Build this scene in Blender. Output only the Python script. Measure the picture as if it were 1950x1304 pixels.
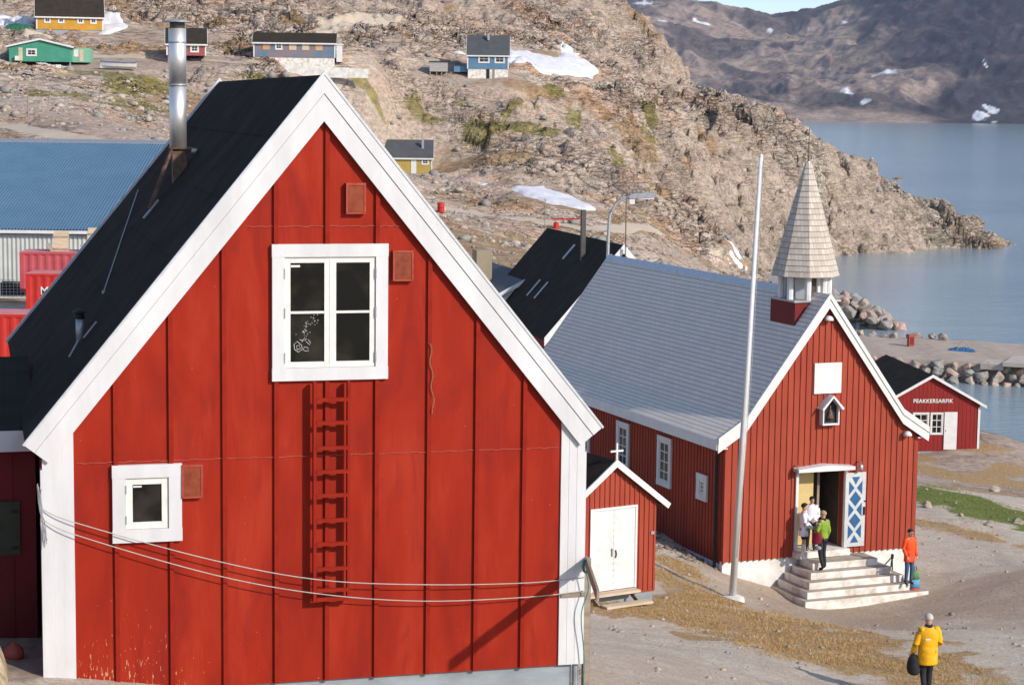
import bpy, bmesh, math, random
import numpy as np
from mathutils import Vector, Matrix
for o in list(bpy.data.objects): bpy.data.objects.remove(o)
sc = bpy.context.scene; col = sc.collection
R = math.radians; PI = math.pi
H0 = 24.0                       # eye height above the water; all z below are metres above the water
# ---------------------------------------------------------------- camera
cam = bpy.data.cameras.new('camera'); co = bpy.data.objects.new('camera', cam); col.objects.link(co)
cam.sensor_width = 36; cam.lens = 36*3844/1950; cam.clip_start = .5; cam.clip_end = 60000
PITCH, ROLL = .1172, -.0121
cp, sp, cr, sr = math.cos(PITCH), math.sin(PITCH), math.cos(ROLL), math.sin(ROLL)
U = Vector((0, sp, cp)); X_ = Vector((1, 0, 0)); B_ = Vector((0, -cp, sp))
rx = cr*X_ - sr*U; ry = sr*X_ + cr*U
m = Matrix((rx, ry, B_)).transposed().to_4x4(); m.translation = (0, 0, H0)
co.matrix_world = m; sc.camera = co
# ---------------------------------------------------------------- sky, sun, exposure
SUN_AZ, SUN_EL = 50.0, 29.0     # degrees: azimuth from -y (behind the camera) towards +x, elevation
sdir = Vector((math.sin(R(SUN_AZ))*math.cos(R(SUN_EL)), -math.cos(R(SUN_AZ))*math.cos(R(SUN_EL)), math.sin(R(SUN_EL))))
w = bpy.data.worlds.new('World'); sc.world = w; w.use_nodes = True
wn = w.node_tree.nodes; wl = w.node_tree.links
sky = wn.new('ShaderNodeTexSky'); sky.sky_type = 'NISHITA'; sky.sun_disc = False
sky.sun_elevation = R(SUN_EL); sky.sun_rotation = math.atan2(sdir.x, sdir.y)
sky.altitude = 300; sky.air_density = .8; sky.dust_density = .6; sky.ozone_density = 2.0
wl.new(sky.outputs[0], wn['Background'].inputs[0]); wn['Background'].inputs[1].default_value = .15
sl = bpy.data.lights.new('sun', 'SUN'); sl.energy = 3.2; sl.angle = R(1.2); sl.color = (1, .915, .82)
so = bpy.data.objects.new('sun', sl); col.objects.link(so); so.rotation_euler = sdir.to_track_quat('Z', 'Y').to_euler(); so.location = (0, 0, 90)
sc.view_settings.view_transform = 'Standard'; sc.view_settings.look = 'None'
sc.view_settings.exposure = 0.48; sc.view_settings.gamma = 1
sc.cycles.max_bounces = 6; sc.cycles.diffuse_bounces = 3; sc.cycles.transmission_bounces = 4
sc.cycles.use_denoising = True
# ---------------------------------------------------------------- noise and terrain height
_rng = np.random.RandomState(7); _P = _rng.permutation(256); _P = np.concatenate([_P, _P, _P])
_G = _rng.randn(256, 2); _G /= np.linalg.norm(_G, axis=1)[:, None]
def perlin(x, y, seed=0):
    xi = np.floor(x).astype(int); yi = np.floor(y).astype(int); xf = x-xi; yf = y-yi
    u = xf*xf*xf*(xf*(xf*6-15)+10); v = yf*yf*yf*(yf*(yf*6-15)+10)
    def g(a, b):
        h = _P[(_P[(xi+a+seed*37) & 255]+yi+b) & 255]; return _G[h, 0]*(xf-a)+_G[h, 1]*(yf-b)
    a = g(0, 0)*(1-u)+g(1, 0)*u; b = g(0, 1)*(1-u)+g(1, 1)*u
    return (a*(1-v)+b*v)*1.5
def fbm(x, y, n, seed=0):
    s = 0; a = 1
    for i in range(n): s = s+a*perlin(x*2**i, y*2**i, seed+i); a *= .5
    return s
def ridged(x, y, n, seed=0):
    s = 0; a = 1
    for i in range(n): s = s+a*(1-2*np.abs(perlin(x*2**i, y*2**i, seed+i))-.4); a *= .5
    return s
CP=[(-48.2,190.0,-2.56),(-60.2,238.0,2.29),(-64.3,254.0,4.27),(-71.3,282.0,9.05),(-82.1,325.0,15.55),(-42.1,185.0,-3.15),(-50.5,222.0,-0.07),(-58.2,256.0,4.25),(-63.8,281.0,9.11),(-36.3,180.0,-3.94),(-43.4,215.0,-0.55),(-50.4,250.0,3.39),(-57.0,283.0,9.26),(-66.4,330.0,15.99),(-44.0,262.0,4.8),(-34.5,205.0,-3.08),(-36.9,255.0,2.79),(-38.5,266.0,5.63),(-50.1,335.0,16.44),(-31.2,262.0,3.62),(-29.2,269.0,4.78),(-23.7,269.0,4.84),(-32.6,300.0,10.3),(-37.5,345.0,17.1),(-18.2,270.0,3.55),(-20.9,310.0,10.8),(-23.8,352.0,17.62),(-14.9,262.0,-9.53),(-11.1,262.0,-9.49),(-16.7,269.0,-3.0),(-15.8,278.0,1.91),(-3.8,288.0,3.6),(-8.2,288.0,3.77),(-1.6,288.0,3.78),(-3.6,276.0,-0.08),(-3.9,254.0,-8.59),(-4.6,226.0,-11.76),(-1.4,195.0,-12.65),(-7.5,224.0,-11.69),(-4.4,328.0,11.63),(-4.9,362.0,18.36),(5.4,302.0,4.66),(5.9,338.0,10.82),(6.7,388.0,19.82),(5.0,280.0,-0.7),(4.7,254.0,-8.49),(4.3,230.0,-11.86),(4.1,218.0,-13.05),(12.1,315.0,6.15),(16.6,412.0,21.16),(18.5,312.0,1.78),(14.8,286.0,-2.8),(13.7,262.0,-8.65),(12.6,240.0,-12.27),(11.8,224.0,-13.79),(6.1,190.0,-14.71),(26.7,410.0,14.93),(21.7,428.0,22.03),(32.9,400.0,7.51),(25.9,335.0,1.12),(22.6,312.0,-1.78),(20.4,291.0,-6.53),(18.5,262.0,-11.98),(18.8,238.0,-15.81),(11.9,205.0,-15.81),(31.2,336.0,-0.28),(29.4,315.0,-4.55),(27.4,293.0,-9.52),(25.4,270.0,-13.67),(23.8,252.0,-16.69),(22.7,240.0,-18.72),(43.9,340.0,-1.97),(40.1,322.0,-7.85),(37.9,309.0,-15.54),(36.4,302.0,-20.7),(31.8,288.0,-22.41),(40.5,309.0,-23.96),(33.7,285.0,-24.01),(49.9,344.0,-4.93),(48.5,333.0,-12.34),(47.9,327.0,-22.31),(58.0,349.0,-10.32),(57.2,343.0,-17.07),(56.4,337.0,-23.61),(66.3,354.0,-13.58),(65.4,348.0,-19.94),(64.2,341.0,-23.8),(76.7,359.0,-18.69),(75.4,352.0,-22.81),(87.0,362.0,-23.53),(1.7,34.5,-10.01),(8.5,40.0,-11.96),(11.0,42.0,-12.13),(14.6,56.0,-13.12),(21.2,82.0,-16.12),(12.8,60.0,-14.29),(14.5,66.0,-14.61),(17.3,84.0,-15.78),(24.9,106.0,-18.03),(21.7,106.5,-18.21),(30.4,118.0,-20.82),(26.7,113.0,-18.01),(6.3,54.0,-13.34),(6.3,57.5,-13.64),(5.5,43.0,-11.9),(5.1,58.0,-13.09),(1.5,48.7,-12.4),(3.7,50.3,-12.5),(4.4,52.5,-12.85),(-7.5,29.5,-8.15),(-8.6,31,-8.2),(-9,34,-8.3),(0,0,-1.9),(20,0,-3.5),(-20,0,-1.2),(0,-40,6),(40,-40,2),(-40,-40,9),(60,10,-10),(-8,12,-4.5),(4,18,-7),(14,20,-8),(-12,24,-7.8),(2,28,-9.3),(-10,45,-10.5),(-4,60,-12),(-30,30,-7),(-30,60,-11),(-14,100,-13.8),(-35,105,-13.8),(-35,128,-13.5),(-60,128,-13.5),(-15,128,-13.5),(-28,160,-12.8),(-60,160,-12.8),(-10,165,-13),(5,85,-15.2),(2,110,-15.5),(5,140,-14.5),(10,170,-14.5),(16,200,-16),(13,60.4,-14.2),(8.5,56.0,-14.1),(9.5,54.5,-14.08),(11.5,56.8,-14.22),(14,75,-15),(15,90,-16.5),(18,130,-19.5),(22,160,-21.5),(26,190,-22),(33,215,-22.3),(28,225,-21),(24,245,-21),(36,128,-24.6),(30,140,-26),(26,150,-25),(45,115,-26),(40,180,-29),(45,210,-27),(42,232,-27),(38,255,-27),(36,270,-26),(60,240,-30),(80,300,-31),(60,300,-29.5),(46,297,-27.5),(54,318,-27),(62,322,-27),(74,325,-27),(90,330,-28),(110,340,-28),(100,372,-28),(75,385,-28),(60,400,-28),(50,365,-14),(55,370,-18),(42,362,-8),(38,370,-8),(50,420,-24),(60,460,-28),(35,450,0),(40,520,-20),(100,500,-32),(120,200,-34),(150,400,-34),(40,400,-9),(36,385,-6),(20,480,24),(10,560,30),(-30,560,45),(-80,560,60),(-160,560,70),(-90,400,33),(-90,300,12),(-90,200,-2),(-60,420,36),(0,430,30),(-160,300,14),(-140,100,-8),(-30,400,28),(20,620,20),(60,560,-28),(80,40,-16),(60,60,-17),(60,90,-22),(40,70,-16.5),(32,95,-19),(24,60,-14),(90,90,-30),(120,0,-24)]
CP = np.array(CP); CPS = 100.0
def _tps(r2): return r2*np.log(r2+1e-9)
_n = len(CP); _A = np.zeros((_n+3, _n+3)); _xy = CP[:, :2]/CPS
_d = ((_xy[:, None]-_xy[None])**2).sum(2); _A[:_n, :_n] = _tps(_d)+np.eye(_n)*2e-4
_A[:_n, _n] = 1; _A[:_n, _n+1:] = _xy; _A[_n, :_n] = 1; _A[_n+1:, :_n] = _xy.T
_w = np.linalg.solve(_A, np.concatenate([CP[:, 2], [0, 0, 0]]))
def base_h(x, y):
    x = np.asarray(x, float).ravel()/CPS; y = np.asarray(y, float).ravel()/CPS; out = np.zeros(len(x))
    for i in range(0, len(x), 20000):
        xs = x[i:i+20000]; ys = y[i:i+20000]
        r2 = (xs[:, None]-_xy[:, 0])**2+(ys[:, None]-_xy[:, 1])**2
        out[i:i+20000] = _tps(r2)@_w[:_n]+_w[_n]+_w[_n+1]*xs+_w[_n+2]*ys
    return out
def sstep(a, b, x):
    t = np.clip((x-a)/(b-a), 0, 1); return t*t*(3-2*t)
FLATS = [(-53,257,9),(-50,282,10),(-41,263,6),(-24,270,7),(-3,289,7),(-11,289,4),(-12,264,7),(-52,245,3),(6,309,7.5),(4.5,237,5)]   # level ground under the houses
def rough(x, y):
    r = sstep(150, 200, y)*(1-.35*sstep(-10, -14, x)*0)
    for fx, fy, fr in FLATS: r = r*sstep(fr*.7, fr*1.5, np.hypot(x-fx, y-fy))
    # the road on the slope and the flat behind the yellow house
    return r
_RV = _rng.rand(3, 4096)
def blocks(x, y, seed):                       # cellular pattern: random value per cell and distance to the nearest joint
    xi = np.floor(x).astype(int); yi = np.floor(y).astype(int); d1 = np.full(len(x), 9.0); d2 = np.full(len(x), 9.0); v1 = np.zeros(len(x))
    for i in (-1, 0, 1):
        for j in (-1, 0, 1):
            k = ((xi+i)*7349+(yi+j)*9151+seed*131) & 4095; d = (xi+i+_RV[0, k]-x)**2+(yi+j+_RV[1, k]-y)**2; n = d < d1
            d2 = np.where(n, d1, np.minimum(d2, d)); v1 = np.where(n, _RV[2, k], v1); d1 = np.where(n, d, d1)
    return v1, np.sqrt(d2)-np.sqrt(d1)
def height(x, y):
    x = np.asarray(x, float).ravel(); y = np.asarray(y, float).ravel()
    h = base_h(x, y); r = rough(x, y)*sstep(-28, -24.6, h)
    cl = sstep(235, 262, y)                                   # the rocky upper ground
    wx = x+3*perlin(x/9, y/9, 5); wy = y+3*perlin(x/9+7, y/9, 6)
    h = h+r*(.9*cl+.2)*(ridged(wx/17, wy/11, 3, 2)*1.0+.25)
    S = 3.4; wv = 1.6*perlin(x/26, y/22, 15)+.5*perlin(x/8, y/8, 16); q = (h+wv)/S; f = np.floor(q); fr = q-f
    h = h+(((f+sstep(.30, .80, fr)*.75+.25*fr)*S-wv)-h)*.62*cl*r      # ledges and low cliffs
    m_ = (r*cl) > 0
    if m_.any():
        X, Y = x[m_], y[m_]; wx2 = X+1.6*perlin(X/7, Y/7, 41)+.5*perlin(X/2, Y/2, 42); wy2 = Y+1.6*perlin(X/7, Y/7, 43)+.5*perlin(X/2, Y/2, 44); a_ = (wx2+.35*wy2)/8.5; b_ = wy2/6.0
        v1, e1 = blocks(a_, b_, 1); v2, e2 = blocks(a_*2.6, b_*2.2, 2); cr_ = .55+.75*sstep(8, 30, X); k = np.zeros(len(x))
        k[m_] = cr_*(1.9*(v1-.5)-.9*sstep(.14, .0, e1)+.85*(v2-.5)-.35*sstep(.12, 0, e2)); h = h+r*cl*k
    h = h+.12*fbm(x/5, y/5, 3, 9)*(1-.7*r)*sstep(12, 30, y)
    h = h+r*cl*.55*ridged(wx/5.5, wy/4.0, 2, 12)
    return h
def hz(x, y): return float(height([x], [y])[0])+H0             # ground height above the water
# ---------------------------------------------------------------- materials
def newmat(name):
    m = bpy.data.materials.new(name); m.use_nodes = True; nt = m.node_tree; nt.nodes.clear()
    out = nt.nodes.new('ShaderNodeOutputMaterial'); b = nt.nodes.new('ShaderNodeBsdfPrincipled')
    nt.links.new(b.outputs[0], out.inputs[0]); return m, nt, b, out
def N_(nt, t, **k):
    n = nt.nodes.new(t)
    for a, v in k.items():
        if a.startswith('i_'): n.inputs[int(a[2:])].default_value = v
        else: setattr(n, a, v)
    return n
def coords(nt, scale=(1, 1, 1), kind='Object'):
    tc = N_(nt, 'ShaderNodeTexCoord'); mp = N_(nt, 'ShaderNodeMapping'); mp.inputs[3].default_value = scale
    nt.links.new(tc.outputs[kind], mp.inputs[0]); return mp.outputs[0]
def noise(nt, vec, scale, detail=4, rough=.55, dist=0):
    n = N_(nt, 'ShaderNodeTexNoise'); n.inputs['Scale'].default_value = scale; n.inputs['Detail'].default_value = detail
    n.inputs['Roughness'].default_value = rough; n.inputs['Distortion'].default_value = dist
    nt.links.new(vec, n.inputs['Vector']); return n.outputs[0]
def ramp(nt, fac, stops):
    r = N_(nt, 'ShaderNodeValToRGB'); e = r.color_ramp.elements
    while len(e) < len(stops): e.new(.5)
    for el, (p, c) in zip(e, stops):
        el.position = p; el.color = (c, c, c, 1) if isinstance(c, (int, float)) else (*c, 1)
    nt.links.new(fac, r.inputs[0]); return r.outputs[0]
def mix(nt, fac, a, b, mode='MIX'):
    n = N_(nt, 'ShaderNodeMix', data_type='RGBA', blend_type=mode)
    for i, v in ((0, fac), (6, a), (7, b)):
        if hasattr(v, 'is_linked') or hasattr(v, 'links'): nt.links.new(v, n.inputs[i])
        else: n.inputs[i].default_value = v if i == 0 else (*v, 1)
    return n.outputs[2]
def mth(nt, op, a, b=0.0):
    n = N_(nt, 'ShaderNodeMath', operation=op)
    for i, v in ((0, a), (1, b)):
        if hasattr(v, 'links'): nt.links.new(v, n.inputs[i])
        else: n.inputs[i].default_value = v
    return n.outputs[0]
def bump(nt, h, strength, dist, b):
    n = N_(nt, 'ShaderNodeBump'); n.inputs['Strength'].default_value = strength; n.inputs['Distance'].default_value = dist
    nt.links.new(h, n.inputs['Height']); nt.links.new(n.outputs[0], b.inputs['Normal'])
def M(name, c1, c2=None, scale=3, rough=.7, bs=0, bscale=40, metal=0, stretch=(1, 1, 1), spec=.3, lo=.35, hi=.68, dist=.01):
    m, nt, b, out = newmat(name); v = coords(nt, stretch)
    if c2 is None: c2 = tuple(x*.8 for x in c1)
    c = ramp(nt, noise(nt, v, scale, 6, .6), [(lo, c1), (hi, c2)]); nt.links.new(c, b.inputs['Base Color'])
    b.inputs['Roughness'].default_value = rough; b.inputs['Metallic'].default_value = metal; b.inputs['Specular IOR Level'].default_value = spec
    if bs: bump(nt, noise(nt, v, bscale, 3), bs, dist, b)
    return m
def red_panel():
    m, nt, b, out = newmat('red board paint'); v = coords(nt); v2 = coords(nt, (1, 1, .25)); v3 = coords(nt, (1, 1, .35))
    c = ramp(nt, noise(nt, v2, 1.6, 5, .6, .6), [(.3, (.23, .015, .006)), (.5, (.31, .021, .0075)), (.7, (.36, .033, .014))])
    dark = ramp(nt, noise(nt, v2, 2.6, 4, .6, 1.0), [(.52, 0.0), (.72, .75)])
    c = mix(nt, dark, c, (.215, .015, .010))
    grain = noise(nt, coords(nt, (14, 14, .5)), 3.0, 4, .7); c = mix(nt, ramp(nt, grain, [(.45, 0.0), (.7, .32)]), c, (.19, .015, .010))
    sep = N_(nt, 'ShaderNodeSeparateXYZ'); tc = N_(nt, 'ShaderNodeTexCoord'); nt.links.new(tc.outputs['Object'], sep.inputs[0])
    # worn paint at the foot of the wall, on its left
    low = mth(nt, 'SUBTRACT', 1, N_clamp(nt, sep.outputs[2], 1.5, 3.3)); left = mth(nt, 'SUBTRACT', 1, N_clamp(nt, sep.outputs[0], 1.3, 3.4))
    wear = mth(nt, 'MULTIPLY', low, left)
    chips = noise(nt, coords(nt, (1, 1, .22)), 26, 3, .65)
    th = mth(nt, 'SUBTRACT', .78, mth(nt, 'MULTIPLY', wear, .20))
    mask = mth(nt, 'MULTIPLY', mth(nt, 'GREATER_THAN', chips, th), mth(nt, 'GREATER_THAN', wear, .03))
    specks = mth(nt, 'GREATER_THAN', noise(nt, v, 24, 1, .4), .80)
    c = mix(nt, mask, c, (.50, .26, .14)); c = mix(nt, mth(nt, 'MULTIPLY', specks, .45), c, (.6, .35, .25))
    nt.links.new(c, b.inputs['Base Color']); b.inputs['Roughness'].default_value = .7; b.inputs['Specular IOR Level'].default_value = .12
    bump(nt, noise(nt, coords(nt, (1, 1, .08)), 60, 3), .12, .004, b); return m
def N_clamp(nt, val, a, b_):
    n = N_(nt, 'ShaderNodeMapRange'); n.inputs[1].default_value = a; n.inputs[2].default_value = b_; nt.links.new(val, n.inputs[0]); return n.outputs[0]
def shingles(name, c1, c2, c3, bw, rh, mortar, offset=.5, rough=.75):
    m, nt, b, out = newmat(name); tc = N_(nt, 'ShaderNodeTexCoord'); br = N_(nt, 'ShaderNodeTexBrick')
    br.offset = offset; nt.links.new(tc.outputs['UV'], br.inputs[0])
    br.inputs['Color1'].default_value = (*c1, 1); br.inputs['Color2'].default_value = (*c2, 1); br.inputs['Mortar'].default_value = (*c3, 1)
    br.inputs['Scale'].default_value = 1; br.inputs['Mortar Size'].default_value = mortar; br.inputs['Brick Width'].default_value = bw; br.inputs['Row Height'].default_value = rh
    br.inputs['Mortar Smooth'].default_value = .3; br.inputs['Bias'].default_value = -.1
    b2 = N_(nt, 'ShaderNodeTexBrick'); nt.links.new(tc.outputs['UV'], b2.inputs[0]); b2.inputs['Scale'].default_value = 1; b2.inputs['Mortar Size'].default_value = .012; b2.inputs['Brick Width'].default_value = 60; b2.inputs['Row Height'].default_value = rh
    v = coords(nt); c = mix(nt, ramp(nt, noise(nt, v, 1.2, 5, .65), [(.35, 0.0), (.7, .35)]), br.outputs[0], tuple(x*.78 for x in c1))
    c = mix(nt, mth(nt, 'MULTIPLY', b2.outputs[1], .75), c, tuple(x*.28 for x in c1))
    nt.links.new(c, b.inputs['Base Color']); b.inputs['Roughness'].default_value = rough; b.inputs['Specular IOR Level'].default_value = .25
    bump(nt, mth(nt, 'SUBTRACT', 1, br.outputs[1]), .5, .02, b); return m
def glassdark():
    m, nt, b, out = newmat('window glass'); v = coords(nt)
    c = ramp(nt, noise(nt, v, 1.7, 3, .5), [(.45, (.005, .005, .004)), (.70, (.032, .028, .02))])  # soft blotches in the pane colour imitate dim reflections
    nt.links.new(c, b.inputs['Base Color']); b.inputs['Roughness'].default_value = .04; b.inputs['Specular IOR Level'].default_value = .45
    bump(nt, noise(nt, v, 1.2, 1), .08, .02, b); return m
m_red = red_panel()
m_redplain = M('red paint plain', (.285, .0195, .008), (.22, .0145, .0065), 4, .7, .1, 60, spec=.1)
m_rust = M('rust red box', (.27, .055, .02), (.17, .03, .012), 9, .7, .3, 30)
m_ledge = M('pale red ledge', (.38, .075, .045), (.30, .035, .02), 12, .7)
m_white = M('white paint', (.66, .655, .645), (.55, .545, .535), 2.2, .55, .12, 50, stretch=(1, 1, .3))
m_white2 = M('bright white paint', (.69, .68, .66), (.60, .59, .565), 3, .5, .1, 40)
m_sash = M('cream white sash', (.74, .72, .66), (.64, .62, .56), 6, .5)
m_felt = M('black roofing felt', (.022, .017, .013), (.038, .030, .023), 1.1, .92, .4, 90, spec=.05)
m_felt2 = M('dark grey roofing felt', (.032, .0265, .020), (.046, .039, .030), 1.3, .92, .3, 60, spec=.05)
m_metaledge = M('pale metal edging', (.62, .63, .63), (.50, .51, .51), 8, .5, metal=.3)
m_steel = M('stainless flue steel', (.80, .79, .77), (.68, .67, .65), 2.2, .5, .1, 12, metal=.85, stretch=(1, 1, .15))
m_soot = M('sooty metal', (.05, .048, .045), (.10, .09, .08), 12, .6)
m_brownmetal = M('rusty brown metal', (.09, .05, .035), (.20, .12, .08), 9, .7)
m_gray = M('grey galvanised metal', (.33, .34, .35), (.45, .45, .46), 7, .45, metal=.5)
m_found = M('grey blue painted concrete', (.33, .37, .39), (.22, .24, .25), 1.6, .85, .4, 18, stretch=(.6, 1, 1.6))
m_glass = glassdark()
m_church = M('church red boards', (.35, .056, .026), (.27, .038, .018), 2.5, .7, .2, 60, stretch=(1, 1, .2))
m_hutred = M('harbour hut red boards', (.25, .014, .010), (.19, .011, .008), 2, .65, .1, 40, stretch=(1, 1, .2))
m_slate = shingles('grey roof shingles', (.79, .69, .59), (.73, .635, .54), (.55, .485, .42), .36, .15, .007)
m_spire = shingles('weathered cedar shingles', (.58, .51, .43), (.42, .355, .29), (.30, .26, .21), .115, .165, .006)
m_plinth = M('whitewashed plinth', (.78, .76, .71), (.55, .52, .46), 1.8, .85, .3, 14)
m_step = M('worn white concrete steps', (.74, .71, .64), (.50, .44, .36), 2.6, .9, .5, 12, lo=.45, hi=.66)
m_tread = M('worn step tread', (.42, .36, .28), (.30, .25, .19), 2.4, .9, .5, 12)
m_darkred = M('dark red boards', (.17, .016, .013), (.13, .012, .010), 2.5, .7, .2, 60, stretch=(1, 1, .2))
m_black = M('black', (.012, .012, .013), (.02, .02, .02), 8, .6)
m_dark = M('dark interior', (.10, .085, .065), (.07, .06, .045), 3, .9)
m_yellowin = M('yellow inner panel', (.60, .47, .20), (.52, .40, .17), 3, .7)
m_doorgrey = M('grey white door paint', (.56, .57, .55), (.46, .47, .46), 5, .6)
m_blue = M('blue door panel', (.025, .115, .26), (.02, .09, .21), 6, .5)
m_wood = M('weathered wood', (.34, .28, .21), (.22, .17, .13), 8, .85, .4, 40, stretch=(.2, 1, 1))
m_palewood = M('pale new wood', (.58, .48, .34), (.46, .36, .24), 8, .8, .2, 40, stretch=(.2, 1, 1))
m_wire = M('plastic coated line', (.45, .45, .40), (.35, .35, .30), 10, .5)
m_rope = M('hemp rope', (.27, .19, .10), (.18, .12, .06), 20, .9)
m_maroon = M('maroon boards', (.16, .014, .014), (.11, .01, .01), 2, .7, .2, 40, stretch=(1, 1, .2))
m_darkgreen = M('dark green shutter', (.05, .06, .035), (.035, .045, .028), 5, .6)
m_rock = None
# ---------------------------------------------------------------- mesh building
ZB = {}                                   # base height of each thing (relative to the eye)
class MB:
    def __init__(s): s.v = []; s.f = []; s.m = []; s.uv = {}; s.cur = 0
    def face(s, pts, uv=None):
        i = len(s.v); s.v += [tuple(p) for p in pts]; s.f.append(tuple(range(i, i+len(pts)))); s.m.append(s.cur)
        if uv: s.uv[len(s.f)-1] = uv
        return s
    def poly(s, pts, faces):
        i = len(s.v); s.v += [tuple(p) for p in pts]
        for f in faces: s.f.append(tuple(i+k for k in f)); s.m.append(s.cur)
        return s
    def box(s, x0, x1, y0, y1, z0, z1):
        p = [(x, y, z) for z in (z0, z1) for x, y in ((x0, y0), (x1, y0), (x1, y1), (x0, y1))]
        return s.poly(p, [(3, 2, 1, 0), (4, 5, 6, 7), (0, 1, 5, 4), (1, 2, 6, 5), (2, 3, 7, 6), (3, 0, 4, 7)])
    def prism(s, pts, a, b, axis='y'):
        n = len(pts)
        def P(q, t): return {'y': (q[0], t, q[1]), 'x': (t, q[0], q[1]), 'z': (q[0], q[1], t)}[axis]
        v = [P(q, a) for q in pts]+[P(q, b) for q in pts]
        return s.poly(v, [tuple(range(n)), tuple(range(2*n-1, n-1, -1))]+[(i, n+i, n+(i+1) % n, (i+1) % n) for i in range(n)])
    def tube(s, path, r, n=8, cap=True):
        path = [Vector(p) for p in path]; rr = r if isinstance(r, (list, tuple)) else [r]*len(path); rings = []
        i0 = len(s.v)
        for k, p in enumerate(path):
            t = (path[min(k+1, len(path)-1)]-path[max(k-1, 0)]).normalized()
            a = Vector((0, 0, 1)) if abs(t.z) < .9 else Vector((1, 0, 0))
            e1 = t.cross(a).normalized(); e2 = t.cross(e1)
            for j in range(n):
                an = 2*PI*j/n; q = p+rr[k]*(math.cos(an)*e1+math.sin(an)*e2); s.v.append(tuple(q))
        for k in range(len(path)-1):
            for j in range(n):
                a = i0+k*n+j; b = i0+k*n+(j+1) % n; s.f.append((a, b, b+n, a+n)); s.m.append(s.cur)
        if cap:
            s.f.append(tuple(i0+j for j in range(n-1, -1, -1))); s.m.append(s.cur)
            e = i0+(len(path)-1)*n; s.f.append(tuple(e+j for j in range(n))); s.m.append(s.cur)
        return s
    def beam(s, p0, p1, w_, h_):          # rectangular bar between two points, h_ measured upwards
        p0 = Vector(p0); p1 = Vector(p1); t = (p1-p0).normalized(); up = Vector((0, 0, 1)) if abs(t.z) < .95 else Vector((0, 1, 0))
        a = t.cross(up).normalized()*w_/2; b = a.cross(t).normalized()*h_/2
        v = [p+sa*a+sb*b for p in (p0, p1) for sa, sb in ((-1, -1), (1, -1), (1, 1), (-1, 1))]
        return s.poly(v, [(0, 1, 2, 3), (7, 6, 5, 4), (0, 4, 5, 1), (1, 5, 6, 2), (2, 6, 7, 3), (3, 7, 4, 0)])
    def lathe(s, prof, c=(0, 0, 0), n=16):
        return s.tube_prof(prof, c, n)
    def tube_prof(s, prof, c, n):
        i0 = len(s.v)
        for r, z in prof:
            for j in range(n): an = 2*PI*(j+.5)/n; s.v.append((c[0]+r*math.cos(an), c[1]+r*math.sin(an), c[2]+z))
        for k in range(len(prof)-1):
            for j in range(n):
                a = i0+k*n+j; b = i0+k*n+(j+1) % n; s.f.append((a, b, b+n, a+n)); s.m.append(s.cur)
        s.f.append(tuple(i0+j for j in range(n-1, -1, -1))); s.m.append(s.cur)
        e = i0+(len(prof)-1)*n; s.f.append(tuple(e+j for j in range(n))); s.m.append(s.cur)
        return s
    def mesh(s, name, mats, dz=0, smooth=False):
        me = bpy.data.meshes.new(name); me.from_pydata([(x, y, z-dz) for x, y, z in s.v], [], s.f)
        for q in (mats if isinstance(mats, (list, tuple)) else [mats]): me.materials.append(q)
        me.polygons.foreach_set('material_index', s.m)
        if s.uv:
            ul = me.uv_layers.new(name='uv')
            for fi, uv in s.uv.items():
                for li, c in zip(me.polygons[fi].loop_indices, uv): ul.data[li].uv = c
        else:
            bm = bmesh.new(); bm.from_mesh(me); bmesh.ops.recalc_face_normals(bm, faces=bm.faces); bm.to_mesh(me); bm.free()
        if smooth: me.polygons.foreach_set('use_smooth', [True]*len(me.polygons))
        me.update(); return me
def base_of(o):
    while o.parent: o = o.parent
    return ZB.get(o.name, 0)
def thing(name, label, cat, x, y, z, yaw=0, group=None):     # z relative to the eye
    o = bpy.data.objects.new(name, None); col.objects.link(o); o.empty_display_size = .3
    o.location = (x, y, z+H0); o.rotation_euler = (0, 0, yaw); o['label'] = label; o['category'] = cat
    if group: o['group'] = group
    ZB[o.name] = z; return o
def part(par, name, mb, mat, smooth=False, label=None):
    me = mb.mesh(name, mat, base_of(par), smooth); o = bpy.data.objects.new(name, me); col.objects.link(o); o.parent = par
    if label: o['label'] = label
    return o
def pieces(par, name, mbs, mat, **k):
    return [part(par, name, q, mat, **k) for q in mbs]
def solo(name, label, cat, mb, mat, x=0, y=0, z=0, yaw=0, group=None, smooth=False, kind=None):
    me = mb.mesh(name, mat, z, smooth); o = bpy.data.objects.new(name, me); col.objects.link(o)
    o.location = (x, y, z+H0); o.rotation_euler = (0, 0, yaw); ZB[o.name] = z
    if label: o['label'] = label
    if cat: o['category'] = cat
    if group: o['group'] = group
    if kind: o['kind'] = kind
    return o
def copy_tree(o, parent=None):
    c = o.copy(); col.objects.link(c)
    if parent: c.parent = parent
    for ch in o.children: copy_tree(ch, c)
    return c
class Fr:                                  # local frame of a building: u along its front, v away from the viewer
    def __init__(s, x, y, yaw): s.x, s.y, s.yaw = x, y, yaw; s.r = (math.cos(yaw), math.sin(yaw)); s.d = (-math.sin(yaw), math.cos(yaw))
    def xy(s, u, v): return (s.x+u*s.r[0]+v*s.d[0], s.y+u*s.r[1]+v*s.d[1])
def battens(mb, us, w_, vf, pr, zb, ztop):  # vertical cover strips on a gable wall, tops cut to the roof line
    for u in us: mb.prism([(u-w_/2, zb), (u+w_/2, zb), (u+w_/2, ztop(u+w_/2)), (u-w_/2, ztop(u-w_/2))], vf-pr, vf+.005)
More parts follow.
